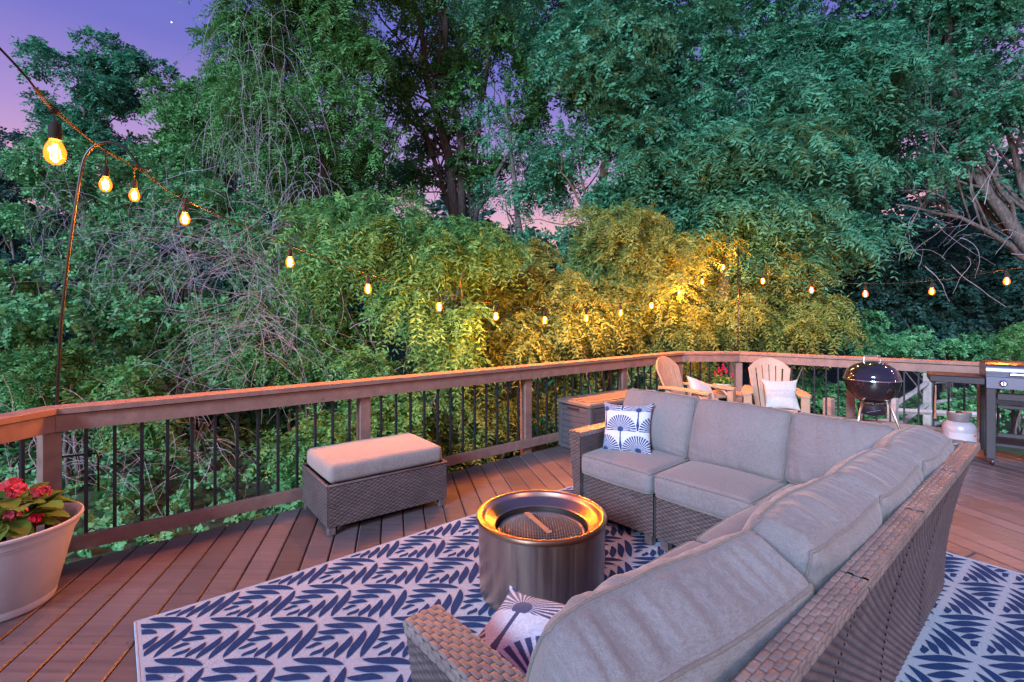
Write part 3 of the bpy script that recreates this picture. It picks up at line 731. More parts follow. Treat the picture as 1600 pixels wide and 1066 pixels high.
def crown(name, parent, seed, blobs, nclump, per, mat, **kw):
    global NLEAF
    rng = RS(seed); blobs = boughs(rng, blobs); C, Nn = clumpy(rng, blobs, max(8, int(nclump*.62)), int(per*1.6)); r = sprays(rng, C, Nn*.8+np.array([0, 0, -.1]), **kw); NLEAF += len(r[0])
    return leaves_mesh(name, r[0], r[1], r[2], r[3], r[4], mat, parent, r[5])
def wobble(rng, a, b, n=8, amp=.08, sag=0):
    a, b = np.array(a, float), np.array(b, float); t = np.linspace(0, 1, n)[:, None]; L = np.linalg.norm(b-a)
    w = np.cumsum(rng.normal(0, 1, (n, 3)), 0); w = w-w[0]-(w[-1]-w[0])*t
    return a+(b-a)*t+w*amp*L/n**.5*.6+np.array([0, 0, 1])*sag*L*np.sin(pi*t)
def tree(label, seed, stems, blobs, nclump, per, mat, bmat=BARK, name='tree', cat='tree', limbs=10, group=None, extra=None, **kw):
    """stems: list of (list of points, base radius)"""
    rng = RS(seed+100); base = np.array(stems[0][0][0]); t = thing(name, label, cat, base, 0, group); m = MB(); shift = base
    for P, r in stems:
        P = np.array(P); Q = []
        for i in range(len(P)-1): q = wobble(rng, P[i], P[i+1], 6, .05); Q.append(q[:-1] if i < len(P)-2 else q)
        Q = np.concatenate(Q)-shift; m.tube(Q, np.linspace(r, r*.25, len(Q)), 8)
        for k in range(limbs):
            i = int(rng.uniform(.3, .98)*(len(Q)-1)); bl = blobs[rng.randint(len(blobs))]; tgt = np.array(bl[0])+rng.normal(0, .5, 3)*np.array(bl[1])-shift
            rr_ = r*(1-.75*i/len(Q)); q = wobble(rng, Q[i], tgt, 9, .10, .06); m.tube(q, np.linspace(rr_*.5, .006, 9), 5)
            for kk in range(3):
                j = rng.randint(3, 8); m.tube(wobble(rng, q[j], q[j]+nrm(rng.normal(0, 1, 3)+[0, 0, .3])*rng.uniform(.3, .9)*np.mean(bl[1]), 6, .12), np.linspace(rr_*.18, .004, 6), 4)
    m.build('trunk', bmat, t, smooth='full')
    bl2 = [(np.array(c)-shift, r) for c, r in blobs]
    crown('crown', t, seed, bl2, nclump, per, mat, **kw)
    return t
def B(px, py, Y, rx, ry, rd=None):      # ellipsoid: px radii across and up, depth radius in metres
    return (at(px, py, Y), (rx*Y/F, (rd or rx*Y/F*.7), ry*Y/F))
def gnd(px, Y): x = Y*(px-CX)/F; return np.array([x, Y, float(gz(np.array(x), np.array(Y)))-.1])
def shrub(label, seed, px, Y, blobs, nclump, per, mat, cat='shrub', name='shrub', group=None, limbs=7, **kw):
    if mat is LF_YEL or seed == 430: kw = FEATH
    elif mat is LF_IVY: kw = dict(nleaf=10, rl=.20, ll=.062, lw=.021, droop=.3)
    rng = RS(seed+50); b = gnd(px, Y); t = thing(name, label, cat, b, 0, group); m = MB()
    for k in range(limbs):
        bl = blobs[rng.randint(len(blobs))]; tg = np.array(bl[0])+rng.normal(0, .45, 3)*np.array(bl[1])-b; q = wobble(rng, (rng.normal(0, .1), rng.normal(0, .1), 0), tg, 9, .10, .03); m.tube(q, np.linspace(.03, .005, 9), 5)
    m.build('stem', BARK, t, smooth='full'); crown('foliage', t, seed, [(np.array(c)-b, r) for c, r in blobs], nclump, per, mat, **kw); return t
FEATH = dict(nleaf=20, rl=.36, ll=.085, lw=.0105, droop=.62)
WISPK = dict(nleaf=18, rl=.46, ll=.125, lw=.0155, droop=.62)
FARK = dict(nleaf=10, rl=.42, ll=.13, lw=.035, droop=.3)
MIDK = dict(nleaf=14, rl=.34, ll=.085, lw=.019, droop=.4)
NEARK = dict(nleaf=16, rl=.26, ll=.055, lw=.0115, droop=.45)
# far wood closing the view behind the trees
tree('dark rounded tree standing alone against the violet sky at far left', 1, [([gnd(140, 17), at(136, 330, 17), at(130, 190, 17), at(140, 80, 17)], .22)],
     [B(120, 150, 17, 55, 60), B(190, 130, 17, 55, 65), B(150, 85, 17, 34, 40), B(95, 190, 17, 30, 25), B(215, 110, 17, 32, 32), B(165, 215, 17, 70, 40)], 120, 26, LF_TEAL, **FARK)
tree('dark leafy tree cut by the left edge of the view', 2, [([gnd(-30, 12), at(-20, 300, 12), at(-10, 180, 12)], .2)],
     [B(-25, 260, 12, 60, 90), B(-10, 380, 12, 70, 90), B(15, 480, 11, 60, 80)], 160, 24, LF_DARK, **MIDK)
tree('mid green tree with rounded top right of the violet sky gap', 3, [([gnd(330, 15), at(330, 300, 15), at(335, 150, 15)], .2)],
     [B(320, 150, 15, 48, 45), B(345, 230, 15, 65, 60), B(300, 205, 15, 40, 40), B(370, 170, 15, 45, 60), B(300, 300, 15, 80, 60)], 210, 24, LF_GREEN, **FARK)
tree('tall light green tree draped with hanging grey vines', 4, [([gnd(455, 11), at(450, 330, 11), at(440, 150, 11), at(420, -60, 11)], .2), ([gnd(470, 11), at(500, 300, 11), at(530, 100, 11)], .14)],
     [B(400, 30, 11, 75, 70), B(470, 80, 11, 80, 90), B(540, 30, 11, 80, 80), B(390, 130, 11, 45, 80), B(470, 220, 11, 85, 80), B(540, 160, 11, 60, 80), B(400, 260, 11, 60, 60), B(500, -70, 11, 150, 60)], 330, 24, LF_GREEN, **WISPK)
base7 = gnd(705, 14)
tree('multi stemmed tree with bare dark stems fanning up before the pink sky', 5, [([base7, at(712, 345, 14), at(700, 240, 14), at(665, 120, 14), at(640, -60, 14)], .20), ([base7+[.1, 0, 0], at(722, 345, 14), at(722, 240, 14), at(700, 100, 14), at(690, -60, 14)], .17),
     ([base7+[.25, .1, 0], at(735, 345, 14.2), at(742, 230, 14.2), at(760, 120, 14.2), at(770, -60, 14.2)], .13), ([base7+[-.1, .1, 0], at(705, 330, 14.2), at(660, 200, 14.2), at(600, 90, 14.2)], .11), ([base7+[.3, 0, 0], at(745, 330, 14), at(800, 230, 14), at(850, 120, 14)], .10)],
     [B(620, 60, 14, 80, 65), B(720, 20, 14, 110, 70), B(820, 60, 14, 80, 80), B(580, 130, 14, 50, 60), B(700, 130, 14, 70, 45), B(650, 200, 14.3, 60, 50), B(760, 190, 14.3, 50, 40), B(600, 220, 14.3, 45, 60), B(800, 240, 14.3, 50, 60), B(740, 270, 14.5, 40, 35), B(640, 290, 14.5, 40, 40), B(640, -50, 14, 220, 60), B(850, 160, 14, 60, 50), B(590, 250, 14, 45, 60), B(560, 330, 14, 60, 50)], 300, 24, LF_GREEN, limbs=9, **FARK)
tree('slender tree with feathery leaves left of the reddish trunk', 6, [([gnd(800, 12), at(812, 360, 12), at(800, 250, 12), at(790, 150, 12)], .10)],
     [B(790, 200, 12, 60, 50), B(830, 260, 12, 50, 45), B(770, 300, 12, 28, 30), B(850, 330, 12, 45, 45), B(620, 300, 13, 40, 50), B(800, 370, 12, 40, 25)], 70, 18, LF_TEAL, **dict(nleaf=12, rl=.30, ll=.06, lw=.018, droop=.4))
tree('dark teal tree top behind the tall teal tree at upper right of centre', 71, [([gnd(1080, 13), at(1080, 300, 13), at(1075, 60, 13)], .16)],
     [B(960, 100, 13, 90, 70), B(1060, 110, 13, 90, 70), B(1150, 60, 13, 90, 70), B(1330, 130, 13, 110, 100), B(1450, 150, 13, 100, 100), B(880, 40, 13, 80, 60)], 190, 22, LF_TEAL, limbs=5, **FARK)
tree('tall teal tree filling the upper middle with a straight reddish trunk', 7, [([gnd(938, 9.5), at(938, 470, 9.5), at(936, 330, 9.5), at(950, 180, 9.5), at(960, 20, 9.5)], .14), ([gnd(960, 9.4), at(985, 445, 9.3), at(1030, 400, 9.2), at(1100, 330, 9.2)], .09)],
     [B(900, 90, 9.8, 80, 80), B(1000, 60, 9.8, 100, 90), B(1090, 130, 9.6, 90, 90), B(950, 190, 9.4, 90, 70), B(1060, 250, 9.2, 100, 75), B(880, 260, 9.5, 60, 60), B(970, 320, 9.2, 70, 50), B(900, 370, 9.4, 60, 50), B(1130, 40, 10, 70, 70), B(960, -50, 10, 160, 60)], 520, 24, LF_TEAL, BARKR, **dict(nleaf=12, rl=.36, ll=.10, lw=.023, droop=.35))
tree('broad wind blown teal tree leaning out right of the middle', 8, [([gnd(1150, 9), at(1130, 420, 9), at(1160, 320, 9), at(1230, 220, 9), at(1290, 80, 9)], .13)],
     [B(1190, 130, 9, 80, 80), B(1260, 180, 8.8, 90, 80), B(1200, 260, 8.6, 100, 75), B(1290, 260, 8.6, 65, 60), B(1140, 340, 9, 90, 50), B(1240, 345, 8.4, 85, 45), B(1180, 395, 9.1, 70, 30), B(1330, 110, 9, 80, 90), B(1290, 90, 9, 60, 60)], 470, 24, LF_TEAL, **WISPK)
tree('dark green tree with leaning grey trunk at the right edge', 9, [([gnd(1720, 9.5), at(1640, 440, 9.5), at(1590, 370, 9.5), at(1515, 260, 9.5), at(1490, 130, 9.5), at(1480, -30, 9.5)], .16), ([at(1640, 440, 9.5), at(1580, 385, 9.3), at(1500, 340, 9.2), at(1400, 320, 9.2)], .07), ([at(1650, 440, 9.6), at(1600, 300, 9.6), at(1560, 150, 9.6)], .11)],
     [B(1420, 60, 9.8, 90, 90), B(1520, 80, 9.8, 90, 90), B(1600, 130, 9.8, 80, 110), B(1430, 190, 9.4, 80, 60), B(1520, 200, 9.4, 80, 50), B(1390, 290, 9.2, 60, 40), B(1620, 270, 9.4, 60, 60), B(1450, -60, 10, 200, 60), B(1350, 230, 9.6, 50, 70)], 400, 24, LF_TEAL, limbs=12, **dict(nleaf=12, rl=.30, ll=.075, lw=.024, droop=.3))
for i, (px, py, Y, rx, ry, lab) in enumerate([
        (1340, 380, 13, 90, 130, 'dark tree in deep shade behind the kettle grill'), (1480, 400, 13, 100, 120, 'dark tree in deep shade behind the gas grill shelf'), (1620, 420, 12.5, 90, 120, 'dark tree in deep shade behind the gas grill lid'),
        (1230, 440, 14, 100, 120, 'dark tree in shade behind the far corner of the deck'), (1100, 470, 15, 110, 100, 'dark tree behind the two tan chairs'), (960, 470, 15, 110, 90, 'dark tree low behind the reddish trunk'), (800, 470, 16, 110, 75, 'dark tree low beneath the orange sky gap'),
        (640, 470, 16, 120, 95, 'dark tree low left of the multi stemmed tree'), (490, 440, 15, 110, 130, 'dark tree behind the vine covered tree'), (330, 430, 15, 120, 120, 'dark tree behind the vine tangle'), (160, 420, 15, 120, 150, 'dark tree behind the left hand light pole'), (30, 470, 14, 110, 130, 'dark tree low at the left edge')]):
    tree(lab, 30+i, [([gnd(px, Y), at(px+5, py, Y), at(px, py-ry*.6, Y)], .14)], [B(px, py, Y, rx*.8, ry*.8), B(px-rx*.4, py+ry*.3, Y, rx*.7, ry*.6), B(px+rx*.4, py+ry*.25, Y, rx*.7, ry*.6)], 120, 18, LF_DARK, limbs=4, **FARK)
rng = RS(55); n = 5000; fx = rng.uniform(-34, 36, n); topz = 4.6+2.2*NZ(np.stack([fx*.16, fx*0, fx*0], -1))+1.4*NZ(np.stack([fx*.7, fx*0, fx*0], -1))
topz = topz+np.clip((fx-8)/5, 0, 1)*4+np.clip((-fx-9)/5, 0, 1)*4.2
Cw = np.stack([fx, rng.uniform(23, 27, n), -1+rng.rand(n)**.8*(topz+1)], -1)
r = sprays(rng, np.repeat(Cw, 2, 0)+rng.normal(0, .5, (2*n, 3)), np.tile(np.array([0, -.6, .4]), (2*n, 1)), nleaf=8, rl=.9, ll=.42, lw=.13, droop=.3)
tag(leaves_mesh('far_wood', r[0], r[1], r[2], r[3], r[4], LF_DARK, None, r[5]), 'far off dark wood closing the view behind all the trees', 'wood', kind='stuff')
# shrubs and low trees just beyond the railing
SH = [
 ('feathery green tree reaching over the middle of the long railing', 430, 5, 660, 6.6, [B(520, 400, 6.3, 70, 45), B(600, 400, 6.1, 75, 50), B(660, 460, 5.7, 70, 50), B(700, 400, 6.3, 60, 45), B(630, 350, 6.7, 80, 40), B(690, 520, 5.6, 60, 45)], 190, LF_GREEN),
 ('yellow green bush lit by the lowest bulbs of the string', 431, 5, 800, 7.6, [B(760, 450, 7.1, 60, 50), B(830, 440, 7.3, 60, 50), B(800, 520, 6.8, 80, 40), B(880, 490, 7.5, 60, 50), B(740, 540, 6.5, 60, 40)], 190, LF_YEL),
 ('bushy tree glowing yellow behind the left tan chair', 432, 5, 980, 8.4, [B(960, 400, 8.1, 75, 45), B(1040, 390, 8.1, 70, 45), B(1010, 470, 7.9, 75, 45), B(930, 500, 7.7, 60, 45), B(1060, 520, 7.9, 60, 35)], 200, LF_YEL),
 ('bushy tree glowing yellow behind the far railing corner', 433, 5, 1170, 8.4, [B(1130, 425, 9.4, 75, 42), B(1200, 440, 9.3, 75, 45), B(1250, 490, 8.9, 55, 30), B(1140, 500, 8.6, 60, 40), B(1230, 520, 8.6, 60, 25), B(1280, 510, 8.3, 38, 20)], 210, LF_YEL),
 ('light green shrub with soft fronds left of the glowing bushes', 434, 5, 480, 7.2, [B(470, 440, 7.4, 55, 60), B(430, 500, 7.2, 60, 50), B(520, 490, 7, 60, 60), B(480, 560, 6.8, 80, 40), B(400, 570, 6.6, 60, 40)], 150, LF_GREEN),
 ('bright green shrub beside the foot of the left light pole', 435, 5, 130, 5.4, [B(130, 600, 5.4, 60, 30), B(90, 570, 5.6, 60, 40), B(180, 590, 5.6, 40, 28), B(150, 640, 5.2, 70, 30)], 90, LF_GREEN),
 ('leafy green shrub at the left edge above the railing corner', 436, 5, 20, 6, [B(20, 450, 6.4, 50, 60), B(0, 530, 6, 60, 60), B(50, 590, 5.8, 60, 40), B(-50, 620, 5.4, 60, 50)], 110, LF_IVY),
 ('ivy covered mound below the vine tangle', 437, 5, 300, 7, [B(170, 500, 7.4, 70, 70), B(250, 560, 7, 70, 50), B(330, 570, 6.8, 70, 45), B(230, 470, 7.6, 60, 50), B(320, 500, 7.4, 70, 50), B(150, 400, 8, 60, 60), B(380, 520, 7.4, 50, 60)], 240, LF_IVY),
 ('ivy covered bank above the violet tangle of vines', 438, 5, 220, 9, [B(90, 330, 9, 60, 60), B(180, 340, 9, 60, 60), B(270, 360, 9, 70, 50), B(360, 340, 9, 70, 50), B(420, 400, 8.6, 50, 60), B(100, 260, 9.4, 60, 35), B(250, 280, 9.4, 80, 30)], 230, LF_IVY),
 ('low green bush outside the railing behind the ottoman', 439, 5, 600, 5.6, [B(560, 640, 5.7, 60, 50), B(640, 650, 5.8, 60, 50), B(500, 690, 5.3, 60, 50), B(600, 720, 5.4, 60, 40)], 110, LF_GREEN),
 ('dull green bush outside the railing between ottoman and storage box', 440, 5, 750, 6.6, [B(690, 640, 6.4, 45, 55), B(760, 650, 6.6, 40, 45), B(820, 620, 7, 50, 50)], 60, LF_YEL),
 ('small bush seen between balusters left of the far corner', 441, 5, 1000, 8.6, [B(960, 590, 8.6, 60, 30), B(1050, 580, 8.7, 60, 35), B(880, 590, 8.2, 50, 40)], 60, LF_IVY),
 ('leafy plants beyond the split rail fence behind the kettle grill', 442, 5, 1290, 10.5, [B(1280, 620, 10.5, 60, 28), B(1340, 640, 10, 60, 25), B(1230, 600, 10.5, 45, 35)], 90, LF_IVY),
 ('green undergrowth beyond the fence behind the gas grill', 443, 5, 1490, 10.5, [B(1470, 630, 10.5, 70, 30), B(1560, 640, 10, 70, 40), B(1420, 540, 12, 70, 30), B(1540, 560, 11.5, 60, 30), B(1350, 530, 12, 60, 30)], 150, LF_IVY),
 ('bright green shrub peeping over the gas grill lid', 444, 5, 1590, 9.5, [B(1590, 545, 9.5, 40, 18), B(1640, 530, 9.5, 50, 30)], 50, LF_GREEN),
]
for lab, sd, _, px, Y, bl, nc, mt in SH: shrub(lab, sd, px, Y, bl, int(nc*(.72 if mt is LF_YEL else 1)), 22, mt, **NEARK)
# ground cover leaves
rng = RS(77); n = 5200; gx = rng.uniform(-9, 9, n); gy = rng.uniform(2.4, 15, n)
def inside_deck(x, y): 
    r = np.ones(len(x), bool)
    for i in range(5):
        o = outw(pts[i], pts[i+1]); r &= ((x-pts[i][0])*o[0]+(y-pts[i][1])*o[1]) < .12
    return r
k = ~inside_deck(gx, gy) & (gx < 6+gy*.2); gx, gy = gx[k], gy[k]; Cg = np.stack([gx, gy, gz(gx, gy)+.02], -1)
Cg = np.repeat(Cg, 3, 0)+rng.normal(0, .09, (len(Cg)*3, 3))*[1, 1, .35]
r = sprays(rng, Cg, np.tile(np.array([0, 0, .8]), (len(Cg), 1)), nleaf=10, rl=.22, ll=.065, lw=.024, droop=.3, spread=.7)
gc = leaves_mesh('ground_cover', r[0], r[1], r[2], r[3], r[4], LF_IVY, None, r[5]); tag(gc, 'low leafy ground cover on the slope below the deck', 'ground cover', kind='stuff')
# ---- vines
def vines(label, seed, n, start, lenr, rad, name='vine_tangle', cat='vines', arc=.4, grav=.6):
    rng = RS(seed); t0 = start(rng); m = MB(); base = t0.copy(); base[2] = float(gz(base[0], base[1]))
    for k in range(n):
        p = start(rng); d = nrm(rng.normal(0, 1, 3)*[1, .6, .7]); L = rng.uniform(*lenr); ns = 14; P = [p]; cv = rng.normal(0, arc, 3)
        for i in range(ns): d = nrm(d+cv*.18+rng.normal(0, .10, 3)+np.array([0, 0, -grav*.16])); p = p+d*L/ns; P.append(p)
        r0 = rng.uniform(*rad); m.tube(np.array(P)-base, np.linspace(r0, r0*.45, ns+1), 3, cap=False)
    return tag(m.build(name, VINE, None, smooth='full', loc=base), label, cat, kind='stuff')
def region(lst):
    def f(rng): px, py, Y, rx, ry = lst[rng.randint(len(lst))]; a = rng.normal(0, .55, 2); return at(px+a[0]*rx, py+a[1]*ry, Y+rng.normal(0, .25))
    return f
vines('dense violet grey tangle of bare vines behind the left string bulbs', 900, 430, region([(330, 400, 6.6, 110, 80), (400, 450, 6.4, 80, 90), (250, 360, 7, 90, 60), (440, 380, 6.8, 60, 60), (380, 540, 6.2, 60, 50), (420, 500, 6.2, 50, 60)]), (.4, 1.5), (.0018, .004))
vines('grey bare vines drooping over the bank near the left light pole', 901, 190, region([(110, 380, 7.2, 50, 60), (140, 450, 7, 60, 40), (90, 300, 8, 50, 40), (200, 400, 7.2, 60, 50), (250, 590, 5.9, 60, 25)]), (.3, 1.1), (.0018, .0035))
vines('thin vines hanging down in front of the tall light green tree', 902, 150, region([(370, 80, 9.6, 40, 110), (430, 60, 9.6, 40, 110), (420, 200, 9.4, 60, 90), (350, 200, 9.6, 40, 70), (480, 300, 8.8, 50, 50)]), (.8, 2.6), (.0022, .005), 'hanging_vine', arc=.15, grav=2.4)
vines('tangle of dry stems on the slope seen between the left balusters', 903, 110, region([(130, 720, 4.6, 60, 60), (60, 700, 4.4, 40, 60), (250, 700, 5, 70, 50), (330, 690, 5.4, 70, 50)]), (.3, .9), (.0018, .0035), arc=.3)
vines('long dry branches crossing behind the glowing bushes', 904, 26, region([(620, 540, 6.2, 60, 40), (760, 540, 6.6, 80, 30), (1000, 560, 8, 90, 20), (860, 530, 7.2, 60, 20)]), (.5, 1.3), (.003, .007), 'dry_branches', arc=.2, grav=.0)
vines('bare twisting branches hanging below the leaning right hand trunk', 905, 28, region([(1480, 330, 8.8, 70, 40), (1540, 370, 8.8, 60, 30), (1450, 400, 8.8, 50, 30)]), (.4, 1.3), (.003, .008), 'dry_branches', arc=.4, grav=.5)
# ---- split rail fence
fe = thing('split_rail_fence', 'weathered grey split rail fence beyond the railing behind the kettle grill', 'fence', gnd(1450, 9.6))
fb = np.array(gnd(1450, 9.6)); fpz = []
for px, Y, top in ((1295, 7.9, 622), (1395, 8.3, 622), (1450, 9.6, 583), (1600, 12.5, 575)):
    b = gnd(px, Y); tp = at(px, top, Y); fpz.append((b, tp)); m = MB(); m.box((b+tp)/2-fb, (.13, .13, tp[2]-b[2]), 0, Rz(.5), .012); m.build('post', W_FENCE, fe, smooth=False)
for (b0, t0), (b1, t1) in zip(fpz[1:-1], fpz[2:]):
    for f in (.12, .42, .72):
        m = MB(); a = t0*(1-f)+b0*f-fb; c = t1*(1-f)+b1*f-fb; q = wobble(RS(int(f*99)), a, c, 8, .012); m.tube(q, .045, 6); m.build('rail', W_FENCE, fe, smooth=30)
(b0, t0), (b1, t1) = fpz[0], fpz[1]
for f in (.3, .65):
    m = MB(); m.tube(wobble(RS(3), t0*(1-f)+b0*f-fb, t1*(1-f)+b1*f-fb, 8, .012), .045, 6); m.build('rail', W_FENCE, fe, smooth=30)
m = MB(); m.tube(wobble(RS(4), at(1395, 641, 8.3)-fb, at(1560, 650, 8.3)-fb, 8, .01), .05, 6); m.build('rail', W_FENCE, fe, smooth=30)
# ================================================================ STRING LIGHTS AND POLES
n1 = outw(A_, B_); P1 = A_+nrm(B_-A_)*.10+n1*.16
pole = thing('shepherd_hook_pole', 'tall black shepherd hook pole clamped outside the left railing holding the string lights', 'pole', (P1[0], P1[1], 0))
tp = at(133, 240, 3.05)-P1; th_ = at(215, 262, 3.12)-P1
m = MB(); q = [(0, 0, -.35), (0, 0, .3), tuple(at(89, 600, 3.02)-P1)]; base_ = at(89, 620, 3.02)-P1; base_[2] = 0
PP = [np.array([base_[0], base_[1], -.4]), base_+[0, 0, .5]]
for (px, py) in ((89, 620), (96, 500), (107, 400), (118, 320), (128, 260), (134, 240), (145, 228), (160, 221), (178, 221), (195, 230), (207, 243), (213, 257), (221, 268), (230, 270), (234, 264)): PP.append(at(px, py, 3.05+.001*(px-89))-P1)
# resample smoothly
def smooth_path(P, n):
    P = np.array(P); s = np.concatenate([[0], np.cumsum(np.linalg.norm(np.diff(P, axis=0), axis=1))]); t = np.linspace(0, s[-1], n); Q = np.stack([np.interp(t, s, P[:, i]) for i in range(3)], -1)
    for _ in range(2): Q[1:-1] = (Q[:-2]+2*Q[1:-1]+Q[2:])/4
    return Q
m.tube(smooth_path(PP, 90), .0095, 8); m.build('hook_pole', POLE, pole, smooth='full')
m = MB(); cb = base_+[0, 0, .58]; m.beam(cb, cb+np.array([.16, .10, 0]), .008, .012, 0); m.tube([cb+[.16, .10, 0], cb+[.17, .10, -.03], cb+[.17, .10, -.24]], .006, 6); m.box(cb, (.03, .03, .05), 0); m.build('clamp', POLE, pole)
P2 = C_+nrm(outw(B_, C_)+outw(C_, D_))*.15
pole2 = thing('slim_light_pole', 'slim black pole at the far railing corner holding up the string lights', 'pole', (P2[0], P2[1], 0))
ztop = CAMH+(490-388)*P2[1]/F
m = MB(); m.tube([(0, 0, -.2), (0, 0, 1), (0, 0, ztop)], .009, 8); m.tube(smooth_path([(0, 0, ztop), (-.02, 0, ztop+.03), (-.06, 0, ztop+.03), (-.075, 0, ztop), (-.06, 0, ztop-.02)], 14), .006, 6); m.build('rod', POLE, pole2, smooth='full')
def onplane(px, py, a, b, off):      # where the sight line meets the vertical plane of a railing side
    o = outw(a, b); p0 = a+o*off; k = (px-CX)/F; Yv = (p0[0]*o[0]+p0[1]*o[1])/(k*o[0]+o[1]); return at(px, py, Yv)
bulbs = [at(86, 236, 1.68), at(165, 287, 2.8), at(210, 304, 3.25)]
for px, py in ((289, 341), (453, 409), (575, 451), (686, 479), (775, 494), (851, 500), (916, 497), (970, 489), (1018, 477), (1062, 459), (1097, 440), (1130, 417)): bulbs.append(onplane(px, py, A_, B_, .16))
iP2 = len(bulbs)
for px, py in ((1192, 439), (1268, 453), (1352, 459), (1456, 455), (1573, 439)): bulbs.append(onplane(px, py, C_, D_, .16))
bulbs.append(bulbs[-1]+np.array([.55, -.5, .12]))
sl_ = thing('string_lights', 'black cord of glowing amber globe bulbs strung over the railing between two poles', 'string lights', tuple(bulbs[5]))
sb = bulbs[5]; nodes = [b+np.array([0, 0, .125]) for b in bulbs]
hook = at(222, 268, 3.13); top2 = np.array([P2[0]-.06, P2[1], ztop-.015])
path = [np.array([-1.35, .75, 2.45]), nodes[0]-np.array([0, 0, 0]), at(150, 222, 2.75), hook-[0, 0, .0]]
nodes[0] = at(83, 172, 1.68); path[1] = nodes[0]; nodes[1] = at(165, 236, 2.8); nodes[2] = at(210, 262, 3.10)
path = [np.array([-1.45, .7, 2.55]), at(0, 76, 1.36), nodes[0], nodes[1], nodes[2], hook]+nodes[3:iP2]+[top2]+nodes[iP2:]+[nodes[-1]+np.array([.8, -.9, .4])]
def catmull(P, k=8):
    P = [P[0]]+list(P)+[P[-1]]; out = []
    for i in range(1, len(P)-2):
        for t in np.linspace(0, 1, k, endpoint=False): out.append(.5*((2*P[i])+(-P[i-1]+P[i+1])*t+(2*P[i-1]-5*P[i]+4*P[i+1]-P[i+2])*t*t+(-P[i-1]+3*P[i]-3*P[i+1]+P[i+2])*t**3))
    return np.array(out+[P[-2]])
m = MB(); cp = catmull(path); m.tube(cp-sb, .0032, 6); cp2 = cp[:60]+np.array([0, .003, .006])*np.sin(np.arange(60)*.5)[:, None]+[0, 0, .006]; m.tube(cp2-sb, .0024, 5)
m.build('cord', CORD, sl_, smooth='full')
bprof = [(.0, -.045), (.012, -.044), (.022, -.036), (.0285, -.022), (.030, -.006), (.027, .010), (.020, .026), (.015, .036), (.0135, .044)]
me_b = me_s = me_f = None
for i, b in enumerate(bulbs):
    g0 = MB().lathe(bprof, n=20); nd = nodes[i]-b
    s_ = MB(); s_.lathe([(.0, .038), (.0165, .038), (.0185, .05), (.0185, .082), (.013, .092), (.006, .1), (.0, .1)], n=14); s_.tube([(0, 0, .095), (nd[0]*.5, nd[1]*.5, (.095+nd[2])/2+.002), nd], .0035, 5); s_.box(nd, (.026, .02, .02), 0, bev=.004)
    ob = g0.build('bulb', GLS, sl_, loc=b-sb); s_.build('socket', CORD, ob)
    fm = MB()
    for a in range(4): fm.tube([(.007*cos(a*pi/2), .007*sin(a*pi/2), -.024), (.010*cos(a*pi/2), .010*sin(a*pi/2), 0), (.006*cos(a*pi/2), .006*sin(a*pi/2), .024)], .0022, 5)
    fm.build('filament', FIL, ob)
    L_ = bpy.data.lights.new('bulb_light', 'POINT'); L_.energy = (45 if i > iP2+1 else 100) if i > 2 else 16; L_.color = (1, .40, .085); L_.shadow_soft_size = .016
    lo = bpy.data.objects.new('bulb_light', L_); COL.objects.link(lo); lo.parent = ob
# ================================================================ PLANTER
pc = np.array([-2.55, 2.47]); pt_ = thing('flower_planter', 'large off white round planter of coral begonias by the railing corner', 'planter', (pc[0], pc[1], 0))
MB().lathe([(0, .0), (.19, .0), (.2, .008), (.206, .03), (.205, .045), (.21, .05), (.275, .33), (.28, .345), (.285, .348), (.287, .358), (.294, .362), (.297, .375), (.305, .395), (.312, .402), (.312, .412), (.304, .416), (.294, .41), (.278, .385), (.26, .33)], n=72).build('pot', POT, pt_, smooth=32)
m = MB(); m.surf(lambda U, V: np.stack([V*.268*np.cos(U), V*.268*np.sin(U), .345+.012*NZ(np.stack([V*np.cos(U)*5, V*np.sin(U)*5, U*0], -1))+.01*NZ(np.stack([V*np.cos(U)*22, V*np.sin(U)*22, U*0], -1))], -1), 60, 20, 0, None, (0, 2*pi), (0, 1), True); m.build('soil', SOIL, pt_)
def bigleaf(m, p, d, up, L, Wd, mi=0, cup=.25, droop=.3):
    d, s = nrm(d), None; s = nrm(np.cross(d, up)); nn = np.cross(s, d); na, nb = 9, 5; V = []
    for i in range(na):
        t = i/(na-1); w = Wd*math.sin(pi*min(1, t*.93+.04))**.75*(1.1-.3*t)
        for j in range(nb): q = (j/(nb-1)*2-1); V.append(p+d*L*t-np.array([0, 0, 1])*droop*L*t*t+s*w*q+nn*(cup*w*q*q-.04*L*abs(sin(t*14))*abs(q)))
    m.add(V, [(i*nb+j, i*nb+j+1, (i+1)*nb+j+1, (i+1)*nb+j) for i in range(na-1) for j in range(nb-1)], mi)
rng = RS(8)
